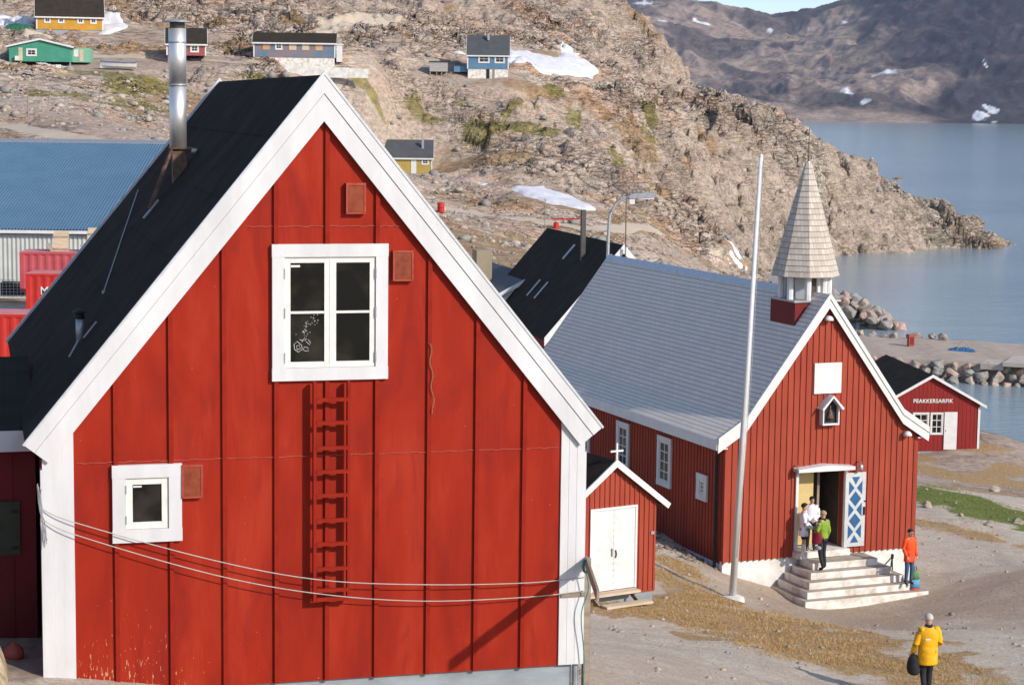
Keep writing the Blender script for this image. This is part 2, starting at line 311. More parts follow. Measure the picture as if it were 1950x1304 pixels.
def window(par, u0, u1, z0, z1, v, trim=.16, sash=.05, nx=2, nz=2, casements=1, tr=.05, mt=None, ms=None, bar=.035, vert=True):
    """white casing proud of the wall at v (front looks to -v), sash frame with its glass"""
    mt = mt or m_white; ms = ms or m_sash
    w_ = part(par, 'window', MB().box(u0, u1, v-tr, v+.01, z1-trim, z1).box(u0, u1, v-tr, v+.01, z0, z0+trim)
              .box(u0+.005, u0+trim, v-tr+.004, v+.01, z0+trim, z1-trim).box(u1-trim, u1-.005, v-tr+.004, v+.01, z0+trim, z1-trim), mt)
    a0, a1, b0, b1 = u0+trim+.004, u1-trim-.004, z0+trim+.004, z1-trim-.004; f = MB(); g = MB(); cw = (a1-a0)/casements
    for c in range(casements):
        c0 = a0+c*cw+(.004 if c else 0); c1 = a0+(c+1)*cw-(.004 if c < casements-1 else 0); vf = v-tr*.55
        f.box(c0, c0+sash, vf, v-.002, b0, b1).box(c1-sash, c1, vf, v-.002, b0, b1)
        f.box(c0+sash, c1-sash, vf+.002, v-.002, b0, b0+sash).box(c0+sash, c1-sash, vf+.002, v-.002, b1-sash, b1)
        for i in range(1, nz): zz = b0+(b1-b0)*i/nz; f.box(c0+sash, c1-sash, vf+.004, v-.003, zz-bar/2, zz+bar/2)
        for i in range(1, nx): uu = c0+(c1-c0)*i/nx; f.box(uu-bar/2, uu+bar/2, vf+.006, v-.003, b0+sash, b1-sash)
        g.box(c0+sash, c1-sash, v-.012, v-.004, b0+sash, b1-sash)
    f.box(a0-.003, a1+.003, v-.0035, v+.004, b0-.003, b1+.003)
    if casements > 1: f.box((a0+a1)/2-.012, (a0+a1)/2+.012, v-tr*.62, v-.001, b0+.001, b1-.001)
    part(w_, 'sash', f, ms); part(w_, 'pane', g, m_glass); return w_
# ---------------------------------------------------------------- the near red house
NF = Fr(-6.6133, 28.1072, .2634)
nh = thing('red_house', 'large red board house in front with white barge boards, black roof and steel flue', 'house', NF.x, NF.y, -9.9, NF.yaw)
sl_ = 5.22/4.24
def rz(u): return .33-abs(u-4)*sl_           # top of the gable wall
VB = 12.4
wall = MB().prism([(0.02, -8.5), (7.98, -8.5), (7.98, rz(7.98)-.1), (4, rz(4)-.1), (.02, rz(.02)-.1)], 0, VB-.3)
part(nh, 'wall', wall, m_red)
bt = MB(); battens(bt, [1.02, 1.80, 2.565, 3.315, 4.80, 5.585, 6.32, 7.055], .062, 0, .045, -8.5, lambda u: rz(u)-.15); battens(bt, [4.06], .062, 0, .045, -8.5, lambda u: -4.0); battens(bt, [4.06], .062, 0, .045, -2.05, lambda u: rz(u)-.15)
part(nh, 'wall_batten', bt, m_redplain)
for (u0, u1, z) in [(.44, 7.62, -5.125), (2.85, 5.15, -1.775)]:
    k = [u for u in [u0, 1.02, 1.80, 2.565, 3.315, 4.06, 4.80, 5.585, 6.32, 7.055, u1] if u0 <= u <= u1]
    for a, b in zip(k[:-1], k[1:]):
        a += .034; b -= .034; n = 6; lg = MB()
        for i in range(n):
            p = a+(b-a)*i/n; q = a+(b-a)*(i+1)/n-.004; dz = .006*math.sin(i*2.3+a*5); lg.box(p-.003, q+.005, -.010-.003*((i*7) % 3), .002, z-.008+dz, z+.006+dz)
        part(nh, 'board_joint', lg, m_ledge)
# white corner boards, three planks each
for s, e in ((0, 1), (1, -1)):
    cbm = MB()
    for a, b, pr in ((0, .15, .040), (.156, .28, .036), (.286, .43, .032)) if s == 0 else ((0, .115, .040), (.121, .24, .036), (.246, .365, .032)):
        u0, u1 = (a-.005, b) if s == 0 else (8-b, 8-a+.005)
        zt = lambda u: rz(u)-.42
        cbm.prism([(u0, -8.49), (u1, -8.49), (u1, zt(u1)), (u0, zt(u0))], -pr, .002)
    if s == 0: cbm.box(-.03, .019, -.038, .16, -8.49, -5.2)
    else: cbm.box(7.981, 8.03, -.038, .16, -8.49, -5.2)
    part(nh, 'corner_board', cbm, m_white)
part(nh, 'clothes_line_batten', MB().box(7.66, 8.04, -.062, -.043, -7.43, -7.37), m_wood)
part(nh, 'foundation', MB().box(.12, 7.86, .05, VB-.4, -10.6, -8.5), m_found)
part(nh, 'drain_pipe', MB().tube([(7.92, .02, -10.5), (7.92, .02, -8.52)], .05, 10), m_found)
# roof
def slopepts(o0, o1, t0, t1, side):          # cross-section band: distance along u from the ridge, perpendicular depth t
    c, s = math.cos(math.atan(sl_)), math.sin(math.atan(sl_)); P = []
    L0, L1 = o0/c, o1/c
    for L, t in ((L0, t0), (L1, t0), (L1, t1), (L0, t1)): P.append((4+side*(L*c-t*s), .39-L*s-t*c))
    return P
def mitre(t0, t1, L, side):                   # board from the ridge (vertical cut) to the eave (square cut)
    c, s = math.cos(math.atan(sl_)), math.sin(math.atan(sl_))
    return [(4, .39-t0/c), (4+side*(L*c-t0*s), .39-L*s-t0*c), (4+side*(L*c-t1*s), .39-L*s-t1*c), (4, .39-t1/c)]
Ls = 4.24/math.cos(math.atan(sl_))
rf = MB()
for sd in (-1, 1): rf.prism(mitre(.0, .07, Ls-.01, sd), -.082, VB)
roof = part(nh, 'roof', rf, m_felt)
# faint lapped seams of the felt
sm = MB()
for k in range(1, 6):
    L = Ls*k/6
    for sd in (-1,):
        c, s = math.cos(math.atan(sl_)), math.sin(math.atan(sl_)); x = 4+sd*L*c; z = .39-L*s
        sm.poly([(x, -.07, z+.002), (x, VB-.05, z+.002), (x+sd*.03, VB-.05, z-.03*sl_+.014), (x+sd*.03, -.07, z-.03*sl_+.014)], [(0, 1, 2, 3)])
part(roof, 'felt_seam', sm, m_felt)
for sd in (-1, 1):
    b = MB().prism(mitre(.0, .165, Ls, sd), -.12, -.083).prism(mitre(.171, .415, Ls-.0, sd), -.105, -.06)
    part(nh, 'barge_board', b, m_white)
    part(nh, 'barge_board', MB().prism(mitre(.0, .3, Ls, sd), VB, VB+.03), m_white)
    part(nh, 'roof_edge_strip', MB().prism(mitre(-.035, -.001, Ls+.01, sd), -.13, -.07), m_metaledge)
    part(nh, 'roof_edge_strip', MB().prism(mitre(-.05, -.001, Ls+.01, sd), VB-.06, VB+.035), m_metaledge)
    part(nh, 'soffit', MB().prism(mitre(.075, .10, Ls-.02, sd), -.058, VB-.01), m_white)
# flue
def rzr(u): return .39-abs(u-4)*sl_
cx, cy, cz = 2.62, 6.9, rzr(2.62)
fl = part(nh, 'flue', MB().tube([(cx, cy, cz+.5), (cx, cy, cz+1.58)], .148, 20).tube([(cx, cy, cz+1.58), (cx, cy, cz+2.55)], .152, 20), m_steel, True)
pieces(fl, 'joint_band', [MB().tube([(cx, cy, cz+a), (cx, cy, cz+a+.03)], .158, 20) for a in (1.56, 2.3)], m_gray, smooth=True)
part(fl, 'flue_throat', MB().tube([(cx, cy, cz+2.55), (cx, cy, cz+2.66)], .13, 16), m_soot, True)
part(fl, 'rain_cap', MB().lathe([(.24, 0), (.235, .02), (.13, .05), (.02, .06)], (cx, cy, cz+2.655), 20), m_gray, True)
st = MB().prism([(cx-.1, cz-.16), (cx+.14, cz+.1), (cx+.12, cz+.5), (cx-.11, cz+.5)], cy-.1, cy+.1)
st.box(cx-.15, cx+.28, cy-.16, cy+.16, cz+.47, cz+.5)
st.beam((cx-.5, cy-.12, rzr(cx-.5)+.04), (cx-.12, cy-.12, cz+.46), .045, .045).beam((cx-.5, cy+.12, rzr(cx-.5)+.04), (cx-.12, cy+.12, cz+.46), .045, .045)
part(fl, 'flue_stand', st, m_brownmetal)
part(fl, 'stand_foot', MB().beam((cx-.62, cy-.12, rzr(cx-.62)+.03), (cx-.36, cy-.12, rzr(cx-.36)+.03), .07, .03), m_gray)
part(fl, 'stand_bolt', MB().tube([(cx+.22, cy-.22, cz+.44), (cx+.30, cy-.26, cz+.44)], .045, 10), m_gray, True)
# roof vent, strap and guy rod
vx, vy = .68, 2.7; vz = rzr(vx)
vt = part(nh, 'roof_vent', MB().tube([(vx, vy, vz-.02), (vx, vy, vz+.36)], .06, 12), m_gray, True)
part(vt, 'vent_cowl', MB().lathe([(.05, 0), (.085, .02), (.07, .08), (.05, .10)], (vx, vy, vz+.34), 12).lathe([(.115, 0), (.10, .02), (.03, .06)], (vx, vy, vz+.44), 14), m_black, True)
part(vt, 'vent_strap', MB().beam((.5, 2.35, rzr(.5)+.02), (vx, vy, vz+.05), .03, .02).beam((.72, 2.45, rzr(.72)+.03), (.92, 2.45, rzr(.92)+.03), .05, .02), m_gray)
part(nh, 'guy_rod', MB().tube([(1.15, 4.3, rzr(1.15)+.03), (2.25, 11.0, rzr(2.25)+.03)], .011, 6).lathe([(.03, 0), (.03, .05)], (1.15, 4.3, rzr(1.15)), 8), m_gray)
# windows
wb = window(nh, 3.25, 4.955, -4.01, -2.03, 0, trim=.185, sash=.082, nx=1, nz=2, casements=2, tr=.075)
pieces(wb, 'hinge', [MB().box(x, x+.017, -.08, -.02, z, z+.15) for x in (3.425, 4.763) for z in (-2.53, -3.1, -3.75)], m_gray)
part(wb, 'sticker', MB().box(3.53, 3.665, -.0145, -.0125, -2.365, -2.335), m_white2)
# scribbled drawing on the lower left pane
rng = random.Random(3); dr = MB()
def stroke(pts, r=.004):
    dr.tube([(3.53+a*.46, -.0155, -3.69+b*.65) for a, b in pts], r, 4)
stroke([(.12, .2), (.1, .32), (.2, .38), (.34, .3), (.36, .2), (.24, .14), (.12, .2)]); stroke([(.2, .2), (.18, .28), (.27, .3), (.3, .22), (.2, .2)])
stroke([(.28, .42), (.38, .4), (.42, .44)]); stroke([(.4, .18), (.42, .26), (.54, .24), (.56, .16), (.42, .17)]); stroke([(.48, .38), (.6, .3), (.62, .36), (.55, .42)]); stroke([(.44, .4), (.5, .44)])
for k in range(46):
    t = rng.random(); a = .3+.45*t+rng.uniform(-.16, .16); b = .44+.45*t+rng.uniform(-.1, .1); stroke([(a, b), (a+rng.uniform(-.03, .03), b+rng.uniform(.005, .03))], .0032)
wd_ = part(wb, 'window_drawing', dr, m_white2); wd_['kind'] = 'stuff'
ws = window(nh, .96, 1.95, -6.29, -5.165, 0, trim=.19, sash=.095, nx=1, nz=1, casements=1, tr=.075)
pieces(ws, 'hinge', [MB().box(1.145, 1.162, -.08, -.02, z, z+.12) for z in (-5.58, -6.02)], m_gray)
part(ws, 'sticker', MB().box(1.26, 1.38, -.0145, -.0125, -5.50, -5.475), m_white2)
for (u0, u1, z0, z1) in [(4.335, 4.60, -1.585, -1.17), (5.03, 5.31, -2.565, -2.15), (1.955, 2.23, -5.66, -5.205)]:
    vb = part(nh, 'wall_vent', MB().box(u0, u1, -.085, .002, z0, z1), m_rust)
    part(vb, 'vent_rim', MB().box(u0-.012, u1+.012, -.096, -.0, z1-.012, z1+.02).box(u0-.012, u0+.012, -.094, -.08, z0, z1-.012).box(u1-.012, u1+.012, -.094, -.08, z0, z1-.012).box(u0-.012, u1+.012, -.094, -.002, z0-.012, z0+.012), m_ledge)
# things hanging on the house
la = thing('wall_ladder', 'narrow red wooden ladder hung under the gable window', 'ladder', *NF.xy(4.1, -.14), -7.27, NF.yaw)
lx = 4.1
def L_(mb): mb.v = [(x-lx, y, z) for x, y, z in mb.v]; return mb
for u in (3.855, 4.355): part(la, 'rail', L_(MB().box(u-.022, u+.022, -.055, .055, -7.27, -4.02)), m_redplain)
for z in (-4.28, -4.62, -4.99, -5.34, -5.69, -6.06, -6.41, -6.78, -7.10, -7.235):
    part(la, 'rung', L_(MB().box(3.878, 4.332, -.062, -.03, z-.028, z+.028)), m_redplain)
rp = MB(); rng = random.Random(5)
rp.tube([(5.583+.02*math.sin(k*1.1)+.006*k*.6, -.075, -3.5-1.04*k/16) for k in range(17)], .0065, 5)
o = solo('hanging_rope', 'thin tan rope hanging loose from a nail on the red gable wall', 'rope', MB(), m_rope)
bpy.data.objects.remove(o)
def local_solo(name, label, cat, mb, mat, fr, u, v, z, **k):
    mb.v = [(x-u, y-v, zz) for x, y, zz in mb.v]; x, y = fr.xy(u, v); return solo(name, label, cat, mb, mat, x, y, z, fr.yaw, **k)
local_solo('hanging_rope', 'thin tan rope hanging loose down the red gable wall right of the big window', 'rope', rp, m_rope, NF, 5.6, 0, -4.54)
def sag(pts, n=6):
    out = []
    for i in range(len(pts)-1):
        p0 = Vector(pts[max(i-1, 0)]); p1 = Vector(pts[i]); p2 = Vector(pts[i+1]); p3 = Vector(pts[min(i+2, len(pts)-1)])
        for k in range(n):
            t = k/n; out.append(.5*((2*p1)+(p2-p0)*t+(2*p0-5*p1+4*p2-p3)*t*t+(3*p1-p0-3*p2+p3)*t*t*t))
    out.append(Vector(pts[-1])); return out
w1 = [(-.02, -.07, -5.74), (.46, -.12, -5.96), (2.35, -.16, -6.57), (3.89, -.2, -6.93), (5.47, -.18, -7.09), (7.1, -.12, -7.16), (8.03, -.06, -7.13)]
w2 = [(-.02, -.08, -5.88), (.45, -.13, -6.13), (2.35, -.17, -6.78), (3.89, -.2, -7.14), (5.47, -.18, -7.34), (7.1, -.12, -7.38), (8.03, -.065, -7.34)]
local_solo('clothes_line', 'upper of the two thin lines slung across the red gable wall', 'line', MB().tube(sag(w1), .0075, 5), m_wire, NF, 0, 0, -7.1, group='thin lines across the red gable')
local_solo('clothes_line', 'lower of the two thin lines slung across the red gable wall', 'line', MB().tube(sag(w2), .0075, 5), m_wire, NF, 0, 0, -7.3, group='thin lines across the red gable')
tr_ = thing('rope_tangle', 'frayed grey cord tied round the left white corner board', 'cord', *NF.xy(0, -.05), -6.5, NF.yaw)
tg = MB()
for k in range(7):
    a = k*.9; tg.tube(sag([(-.05+.03*math.sin(a), -.02-.02*math.cos(a), -5.5+.02*k), (-.035+.02*math.cos(a*2), -.05, -5.72), (-.01+.03*math.sin(a*1.7), -.06, -5.95), (.02+.03*math.cos(a), -.05, -6.2-.05*(k % 3))], 4), .006, 4)
part(tr_, 'cord_strands', tg, m_gray)
hr = thing('hand_rail', 'weathered wooden rail sticking out from the right corner of the big red house', 'rail', *NF.xy(8.1, -.1), -8.9, NF.yaw)
def off(mb, u, v): mb.v = [(x-u, y-v, z) for x, y, z in mb.v]; return mb
part(hr, 'rail_board', off(MB().beam((8.06, -.03, -6.90), (7.53, -2.3, -6.86), .035, .17), 8.1, -.1), m_wood)
part(hr, 'post', off(MB().box(8.05, 8.15, .02, .11, -9.6, -6.86), 8.1, -.1), m_wood)
part(hr, 'post', off(MB().box(8.17, 8.24, .3, .37, -9.6, -7.1).beam((8.2, .33, -7.5), (8.08, .06, -7.0), .03, .05), 8.1, -.1), m_redplain, label='red painted post')
m_greenrope = M('green nylon rope', (.02, .25, .18), (.015, .18, .13), 20, .6)
kn = MB()
for k in range(5): kn.tube([(8.0+.05*math.cos(t), -.25+.03*k*.5, -6.93+.11*math.sin(t)) for t in [j*PI/4 for j in range(9)]], .013, 5)
kn.tube(sag([(8.0, -.2, -7.0), (8.05, -.18, -7.3), (7.95, -.15, -7.7), (8.02, -.12, -8.4), (8.0, -.1, -9.2)], 4), .009, 5)
part(hr, 'rope_knot', off(kn, 8.1, -.1), m_greenrope)
# maroon annex beside it
AN = Fr(*NF.xy(-6.4, 2.0), NF.yaw)
an = thing('side_annex', 'low dark maroon annex with grey felt roof left of the big red house', 'shed', AN.x, AN.y, -8.95, NF.yaw)
part(an, 'wall', MB().box(.1, 6.36, 0, 4, -9.4, -5.1), m_maroon)
bt = MB(); battens(bt, [.3+.3*k for k in range(20)], .04, 0, .02, -9.3, lambda u: -5.2); part(an, 'wall_batten', bt, m_maroon)
part(an, 'roof', MB().prism([(-.25, -4.93), (4.2, -4.35), (4.2, -4.43), (-.25, -5.0)], -.1, 6.38, 'x'), m_felt2)
part(an, 'fascia', MB().box(-.1, 6.38, -.29, -.255, -5.22, -4.91), m_white)
sh = part(an, 'shutter', MB().box(4.9, 6.12, -.045, .0, -6.84, -6.02), m_darkgreen)
pieces(sh, 'hinge', [MB().box(6.0, 6.1, -.052, -.044, z, z+.05) for z in (-6.2, -6.75)], m_black)
m_buoy = M('faded orange buoy', (.36, .09, .05), (.28, .07, .04), 6, .6)
by = local_solo('mooring_buoy', 'faded red mooring buoy lying on the ground beside the left corner board', 'buoy', MB().lathe([(.02, -.15), (.09, -.125), (.145, -.05), (.155, .0), (.145, .05), (.09, .125), (.03, .15), (.025, .17)], (-.42, 1.0, -8.1), 16), m_buoy, NF, -.42, 1.0, -8.6, smooth=True)
# ---------------------------------------------------------------- the church
CF = Fr(6.2714, 58.0204, .3815); CW = 6.5; CM = 3.22; CV = 15.2
ch = thing('church', 'red wooden church with grey shingle roof, white barge boards and shingled spire', 'church', CF.x, CF.y, -14.35, CF.yaw)
# roof profile on the right half: (distance from the middle, z of the top surface)
RP = [(0, -5.42), (2.66, -8.98), (3.58, -9.56)]
def rc(u):                                  # roof top height at u
    d = abs(u-CM)
    return RP[0][1]+(RP[1][1]-RP[0][1])*d/RP[1][0] if d < RP[1][0] else RP[1][1]+(RP[2][1]-RP[1][1])*(d-RP[1][0])/(RP[2][0]-RP[1][0])
def wz(u): return rc(u)-.16
D0, D1, DH, ZS = 2.42, 3.98, -10.66, -13.02   # doorway
wl_ = MB(); T_ = .25
kL, kR = CM-2.66, CM+2.66
wl_.prism([(0, -13.24), (D0, -13.24), (D0, wz(D0)), (kL, wz(kL)), (0, wz(0))], 0, T_)
wl_.prism([(D1, -13.24), (CW, -13.24), (CW, wz(CW)), (kR, wz(kR)), (D1, wz(D1))], 0, T_)
wl_.prism([(D0, DH), (D1, DH), (D1, wz(D1)), (CM, wz(CM)), (D0, wz(D0))], 0, T_)
wl_.box(0, T_, T_, CV-.2, -13.3, wz(0)).box(CW-T_, CW, T_, CV-.2, -13.3, wz(CW))
wl_.prism([(0, -13.24), (CW, -13.24), (CW, wz(CW)), (kR, wz(kR)), (CM, wz(CM)), (kL, wz(kL)), (0, wz(0))], CV-.2, CV)
part(ch, 'wall', wl_, m_church)
bt = MB(); zt = lambda u: wz(u)-.02
us = [.03+.2*k for k in range(33)]
battens(bt, [u for u in us if u < D0-.04 or u > D1+.04], .055, 0, .028, -13.26, zt)
for u in us:
    if D0-.04 <= u <= D1+.04: battens(bt, [u], .055, 0, .028, DH+.05, zt)
part(ch, 'wall_batten', bt, m_church)
bs = MB()
for k in range(76): v = .02+.2*k; bs.box(-.026, .003, v-.027, v+.027, -13.32, wz(0)-.1)
part(ch, 'side_batten', bs, m_church)
pieces(ch, 'corner_trim', [MB().box(-.035, .06, -.035, -.001, -13.25, -9.95), MB().box(CW-.06, CW+.035, -.035, .05, -13.25, -9.95)], m_church)
part(ch, 'plinth', MB().box(-.02, CW+.02, .03, .22, -15.2, -13.245).box(-.02, .2, .221, CV, -15.2, -13.34).box(CW-.2, CW+.02, .221, CV, -15.2, -13.34), m_plinth)
# roof slabs with UVs for the shingle courses
ro = MB(); v0, v1 = -.16, CV+.25
for sd in (-1, 1):
    L = 0; pts = []
    for (d, z), nx_ in zip(RP, RP[1:]+[None]): pts.append((CM+sd*d, z, L)); L += math.hypot(nx_[0]-d, nx_[1]-z) if nx_ else 0
    for a, b in zip(pts[:-1], pts[1:]):
        ro.face([(a[0], v0, a[1]), (a[0], v1, a[1]), (b[0], v1, b[1]), (b[0], v0, b[1])], [(v0, a[2]), (v1, a[2]), (v1, b[2]), (v0, b[2])])
        ro.face([(b[0], v0, b[1]-.1), (b[0], v1, b[1]-.1), (a[0], v1, a[1]-.1), (a[0], v0, a[1]-.1)], [(0, 0)]*4)
        ro.face([(a[0], v0, a[1]), (b[0], v0, b[1]), (b[0], v0, b[1]-.1), (a[0], v0, a[1]-.1)], [(0, 0)]*4)
    e = pts[-1]; ro.face([(e[0], v0, e[1]), (e[0], v1, e[1]), (e[0], v1, e[1]-.1), (e[0], v0, e[1]-.1)], [(0, 0)]*4)
croof = part(ch, 'roof', ro, m_slate)
part(ch, 'ridge_cap', MB().prism([(CM, RP[0][1]+.035), (CM+.16, RP[0][1]-.17), (CM+.16, RP[0][1]-.2), (CM, RP[0][1]+.012), (CM-.16, RP[0][1]-.2), (CM-.16, RP[0][1]-.17)], 2.35, v1), m_metaledge)
for sd in (-1, 1):                           # barge boards following the flare
    def Bd(t0, t1, va, vb, zz=0):
        o_ = [(CM+sd*d, z-t0+zz) for d, z in RP]+[(CM+sd*d, z-t1+zz) for d, z in reversed(RP)]
        return MB().prism(o_, va, vb)
    b = Bd(-.03, .40, -.195, -.161); part(ch, 'barge_board', b, m_white2)
    part(ch, 'barge_trim', Bd(-.05, .13, -.225, -.196), m_white2)
    part(ch, 'barge_board', Bd(-.03, .40, v1+.001, v1+.04), m_white2)
    e = RP[-1]; part(ch, 'fascia', MB().box(*(sorted((CM+sd*(e[0]+.004), CM+sd*(e[0]+.035)))), v0, v1, e[1]-.32, e[1]-.005), m_white2)
    part(ch, 'soffit', MB().box(*(sorted((CM+sd*(e[0]-.01), CM+sd*3.24))), v0+.02, v1-.02, e[1]-.30, e[1]-.27), m_white2)
# belfry and spire
by0, bx0 = 1.3, CM
bb = part(ch, 'belfry_base', MB().box(bx0-.74, bx0+.74, by0-.74, by0+.74, -6.9, -5.72), m_darkred)
part(bb, 'coping', MB().box(bx0-.79, bx0+.79, by0-.79, by0+.79, -5.715, -5.66), m_gray)
part(bb, 'louvre_box', MB().tube_prof([(.46, -5.66), (.46, -4.9)], (bx0, by0, 0), 8), m_white2)
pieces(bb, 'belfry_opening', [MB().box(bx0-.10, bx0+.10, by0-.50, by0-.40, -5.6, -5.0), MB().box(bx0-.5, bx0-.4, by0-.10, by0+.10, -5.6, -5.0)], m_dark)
for k in range(8):
    an = PI/8+k*PI/4; px_, py_ = bx0+.71*math.cos(an), by0+.71*math.sin(an)
    part(bb, 'belfry_post', MB().tube([(px_, py_, -5.66), (px_, py_, -4.95)], [.10, .10], 8), m_white2)
sp_ = MB(); n8 = 8; z0, z1 = -4.98, -1.62; r0, r1 = 1.02, .09
def ring(r, z): return [(bx0+r*math.cos(2*PI*(k+.5)/n8), by0+r*math.sin(2*PI*(k+.5)/n8), z) for k in range(n8)]
NR = 20
for i in range(NR):                          # one overlapping course of shingles per row
    ta, tb = i/NR, (i+1)/NR; ra = r0+(r1-r0)*ta+.018; rb = r0+(r1-r0)*tb; za, zb_ = z0+(z1-z0)*ta, z0+(z1-z0)*tb+.01
    A, B = ring(ra, za), ring(rb, zb_); A2 = ring(ra-.02, za)
    for k in range(n8):
        j = (k+1) % n8; wd = 2*ra*math.sin(PI/8); wb_ = 2*rb*math.sin(PI/8); hh = .168; uo = k*3.1+i*.085
        sp_.face([A[k], A[j], B[j], B[k]], [(uo-wd/2, i*.165), (uo+wd/2, i*.165), (uo+wb_/2, i*.165+.155), (uo-wb_/2, i*.165+.155)])
        sp_.face([A2[k], A2[j], A[j], A[k]], [(.05, .0)]*4)
sp_.face(list(reversed(ring(r0, z0))), [(0, 0)]*8)
spire = part(ch, 'spire', sp_, m_spire)
part(spire, 'spire_cap', MB().tube_prof([(.115, z1-.25), (.05, z1+.05)], (bx0, by0, 0), 8), m_gray)
part(spire, 'finial', MB().tube([(bx0, by0, z1), (bx0, by0, z1+.25), (bx0, by0, z1+1.05)], [.035, .02, .008], 6), m_brownmetal)
# gable details
part(ch, 'gable_panel', MB().box(2.84, 3.76, -.075, -.03, -8.37, -7.46), m_white2)
bn = part(ch, 'bell_niche', MB().box(3.07, 3.11, -.24, .0, -9.25, -8.74).box(3.59, 3.63, -.24, .0, -9.25, -8.74).box(3.07, 3.63, -.24, 0, -9.30, -9.25), m_white2)
part(bn, 'niche_roof', MB().prism([(2.97, -8.80), (3.35, -8.40), (3.35, -8.47), (3.03, -8.84)], -.36, 0).prism([(3.35, -8.40), (3.73, -8.80), (3.67, -8.84), (3.35, -8.47)], -.36, 0), m_white2)
part(bn, 'niche_back', MB().prism([(3.112, -9.25), (3.588, -9.25), (3.588, -8.74), (3.35, -8.50), (3.112, -8.74)], -.13, -.03), m_black)
part(bn, 'bell', MB().lathe([(.115, 0), (.095, .05), (.07, .11), (.06, .18), (.035, .23), (.015, .25), (.015, .38)], (3.35, -.17, -9.1), 14), m_brownmetal, True)
for u, z in ((3.22, -6.15), (6.06, -9.72)):
    lm = part(ch, 'wall_lamp', MB().lathe([(.14, 0), (.13, .06), (.08, .12), (.02, .14)], (u, -.16, z-.04), 12).box(u-.03, u+.03, -.1, 0, z+.02, z+.06), m_white2, True)
for u in (2.27, 4.42):
    lm = part(ch, 'door_lamp', MB().lathe([(.06, 0), (.07, .06), (.07, .15), (.03, .2)], (u, -.24, -10.72), 10).box(u-.012, u+.012, -.26, 0, -10.5, -10.47), m_gray, True)
# porch doorway
part(ch, 'door_canopy', MB().prism([(2.24, -10.56), (3.2, -10.47), (4.16, -10.56), (4.16, -10.66), (2.24, -10.65)], -.36, -.0), m_white2)
pieces(ch, 'door_post', [MB().box(D0-.09, D0-.001, -.07, .26, -13.05, -10.665), MB().box(D1+.001, D1+.09, -.07, .26, -13.05, -10.665)], m_white2)
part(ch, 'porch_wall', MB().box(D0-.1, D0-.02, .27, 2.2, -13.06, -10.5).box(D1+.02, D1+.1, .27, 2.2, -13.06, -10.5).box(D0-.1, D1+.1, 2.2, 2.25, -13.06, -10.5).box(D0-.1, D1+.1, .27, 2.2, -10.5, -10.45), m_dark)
part(ch, 'inner_door', MB().box(D0+.0, D0+.78, .42, .46, -13.0, -10.68), m_yellowin)
part(ch, 'inner_door', MB().box(D0+1.02, D0+1.10, .6, 1.5, -13.0, -10.68), m_wood, label='half open inner door seen edge on')
part(ch, 'door_sill', MB().box(D0-.12, D1+.12, -.30, 2.2, -13.25, -13.06), m_step)
dl = part(ch, 'open_door', MB().box(4.00, 4.70, -.10, -.05, -13.05, -10.80), m_doorgrey)
pn = MB()
def lat(cu, cz, hw, hh): pn.poly([(cu-hw, -.1035, cz), (cu, -.1035, cz-hh), (cu+hw, -.1035, cz), (cu, -.1035, cz+hh)], [(0, 1, 2, 3)])
u0, u1 = 4.12, 4.58; um = (u0+u1)/2; zt_, zb_ = -10.93, -12.93; n = 3; ph = (zt_-zb_)/n; g = .055
for i in range(n+1):
    zc = zt_-i*ph
    if 0 < i < n: lat(um, zc, .21-g/2+.02, ph/2-.1)
    elif i == 0: pn.poly([(um-.2+g, -.1035, zc), (um, -.1035, zc-ph/2+.1), (um+.2-g, -.1035, zc)], [(0, 1, 2)])
    else: pn.poly([(um-.2+g, -.1035, zc), (um+.2-g, -.1035, zc), (um, -.1035, zc+ph/2-.1)], [(0, 1, 2)])
for i in range(n):
    zc = zt_-(i+.5)*ph
    pn.poly([(u0, -.1035, zc-ph/2+.12), (u0+.19, -.1035, zc), (u0, -.1035, zc+ph/2-.12)], [(0, 1, 2)])
    pn.poly([(u1, -.1035, zc-ph/2+.12), (u1, -.1035, zc+ph/2-.12), (u1-.19, -.1035, zc)], [(0, 1, 2)])
part(dl, 'door_lattice', pn, m_blue); part(dl, 'handle', MB().box(4.64, 4.67, -.15, -.10, -12.1, -11.85).box(4.66, 4.72, -.13, -.1, -11.7, -11.66), m_black)
# side windows on the left wall (rotated frame parts: u along -v)
def side_window(v0, v1, z0, z1, nz, trim=.16):
    w_ = window(ch, v0, v1, z0, z1, 0, trim=trim, sash=.05, nx=2, nz=nz, tr=.06, bar=.03, mt=m_white2)
    for o_ in [w_]+list(w_.children): # turn from the front plane onto the side wall
        for vt_ in o_.data.vertices: x_, y_, z_ = vt_.co; vt_.co = (y_-.03, x_, z_)
        bm_ = bmesh.new(); bm_.from_mesh(o_.data); bmesh.ops.reverse_faces(bm_, faces=bm_.faces); bm_.to_mesh(o_.data); bm_.free()
side_window(3.45, 4.42, -11.69, -10.13, 4); side_window(6.5, 7.45, -11.69, -10.13, 4); side_window(9.6, 10.55, -11.69, -10.13, 4); side_window(1.02, 1.70, -11.64, -10.85, 3, .2)
part(ch, 'down_pipe', MB().tube([(-.14, .3, -9.9), (-.14, .3, -13.9)], .05, 8), m_black)
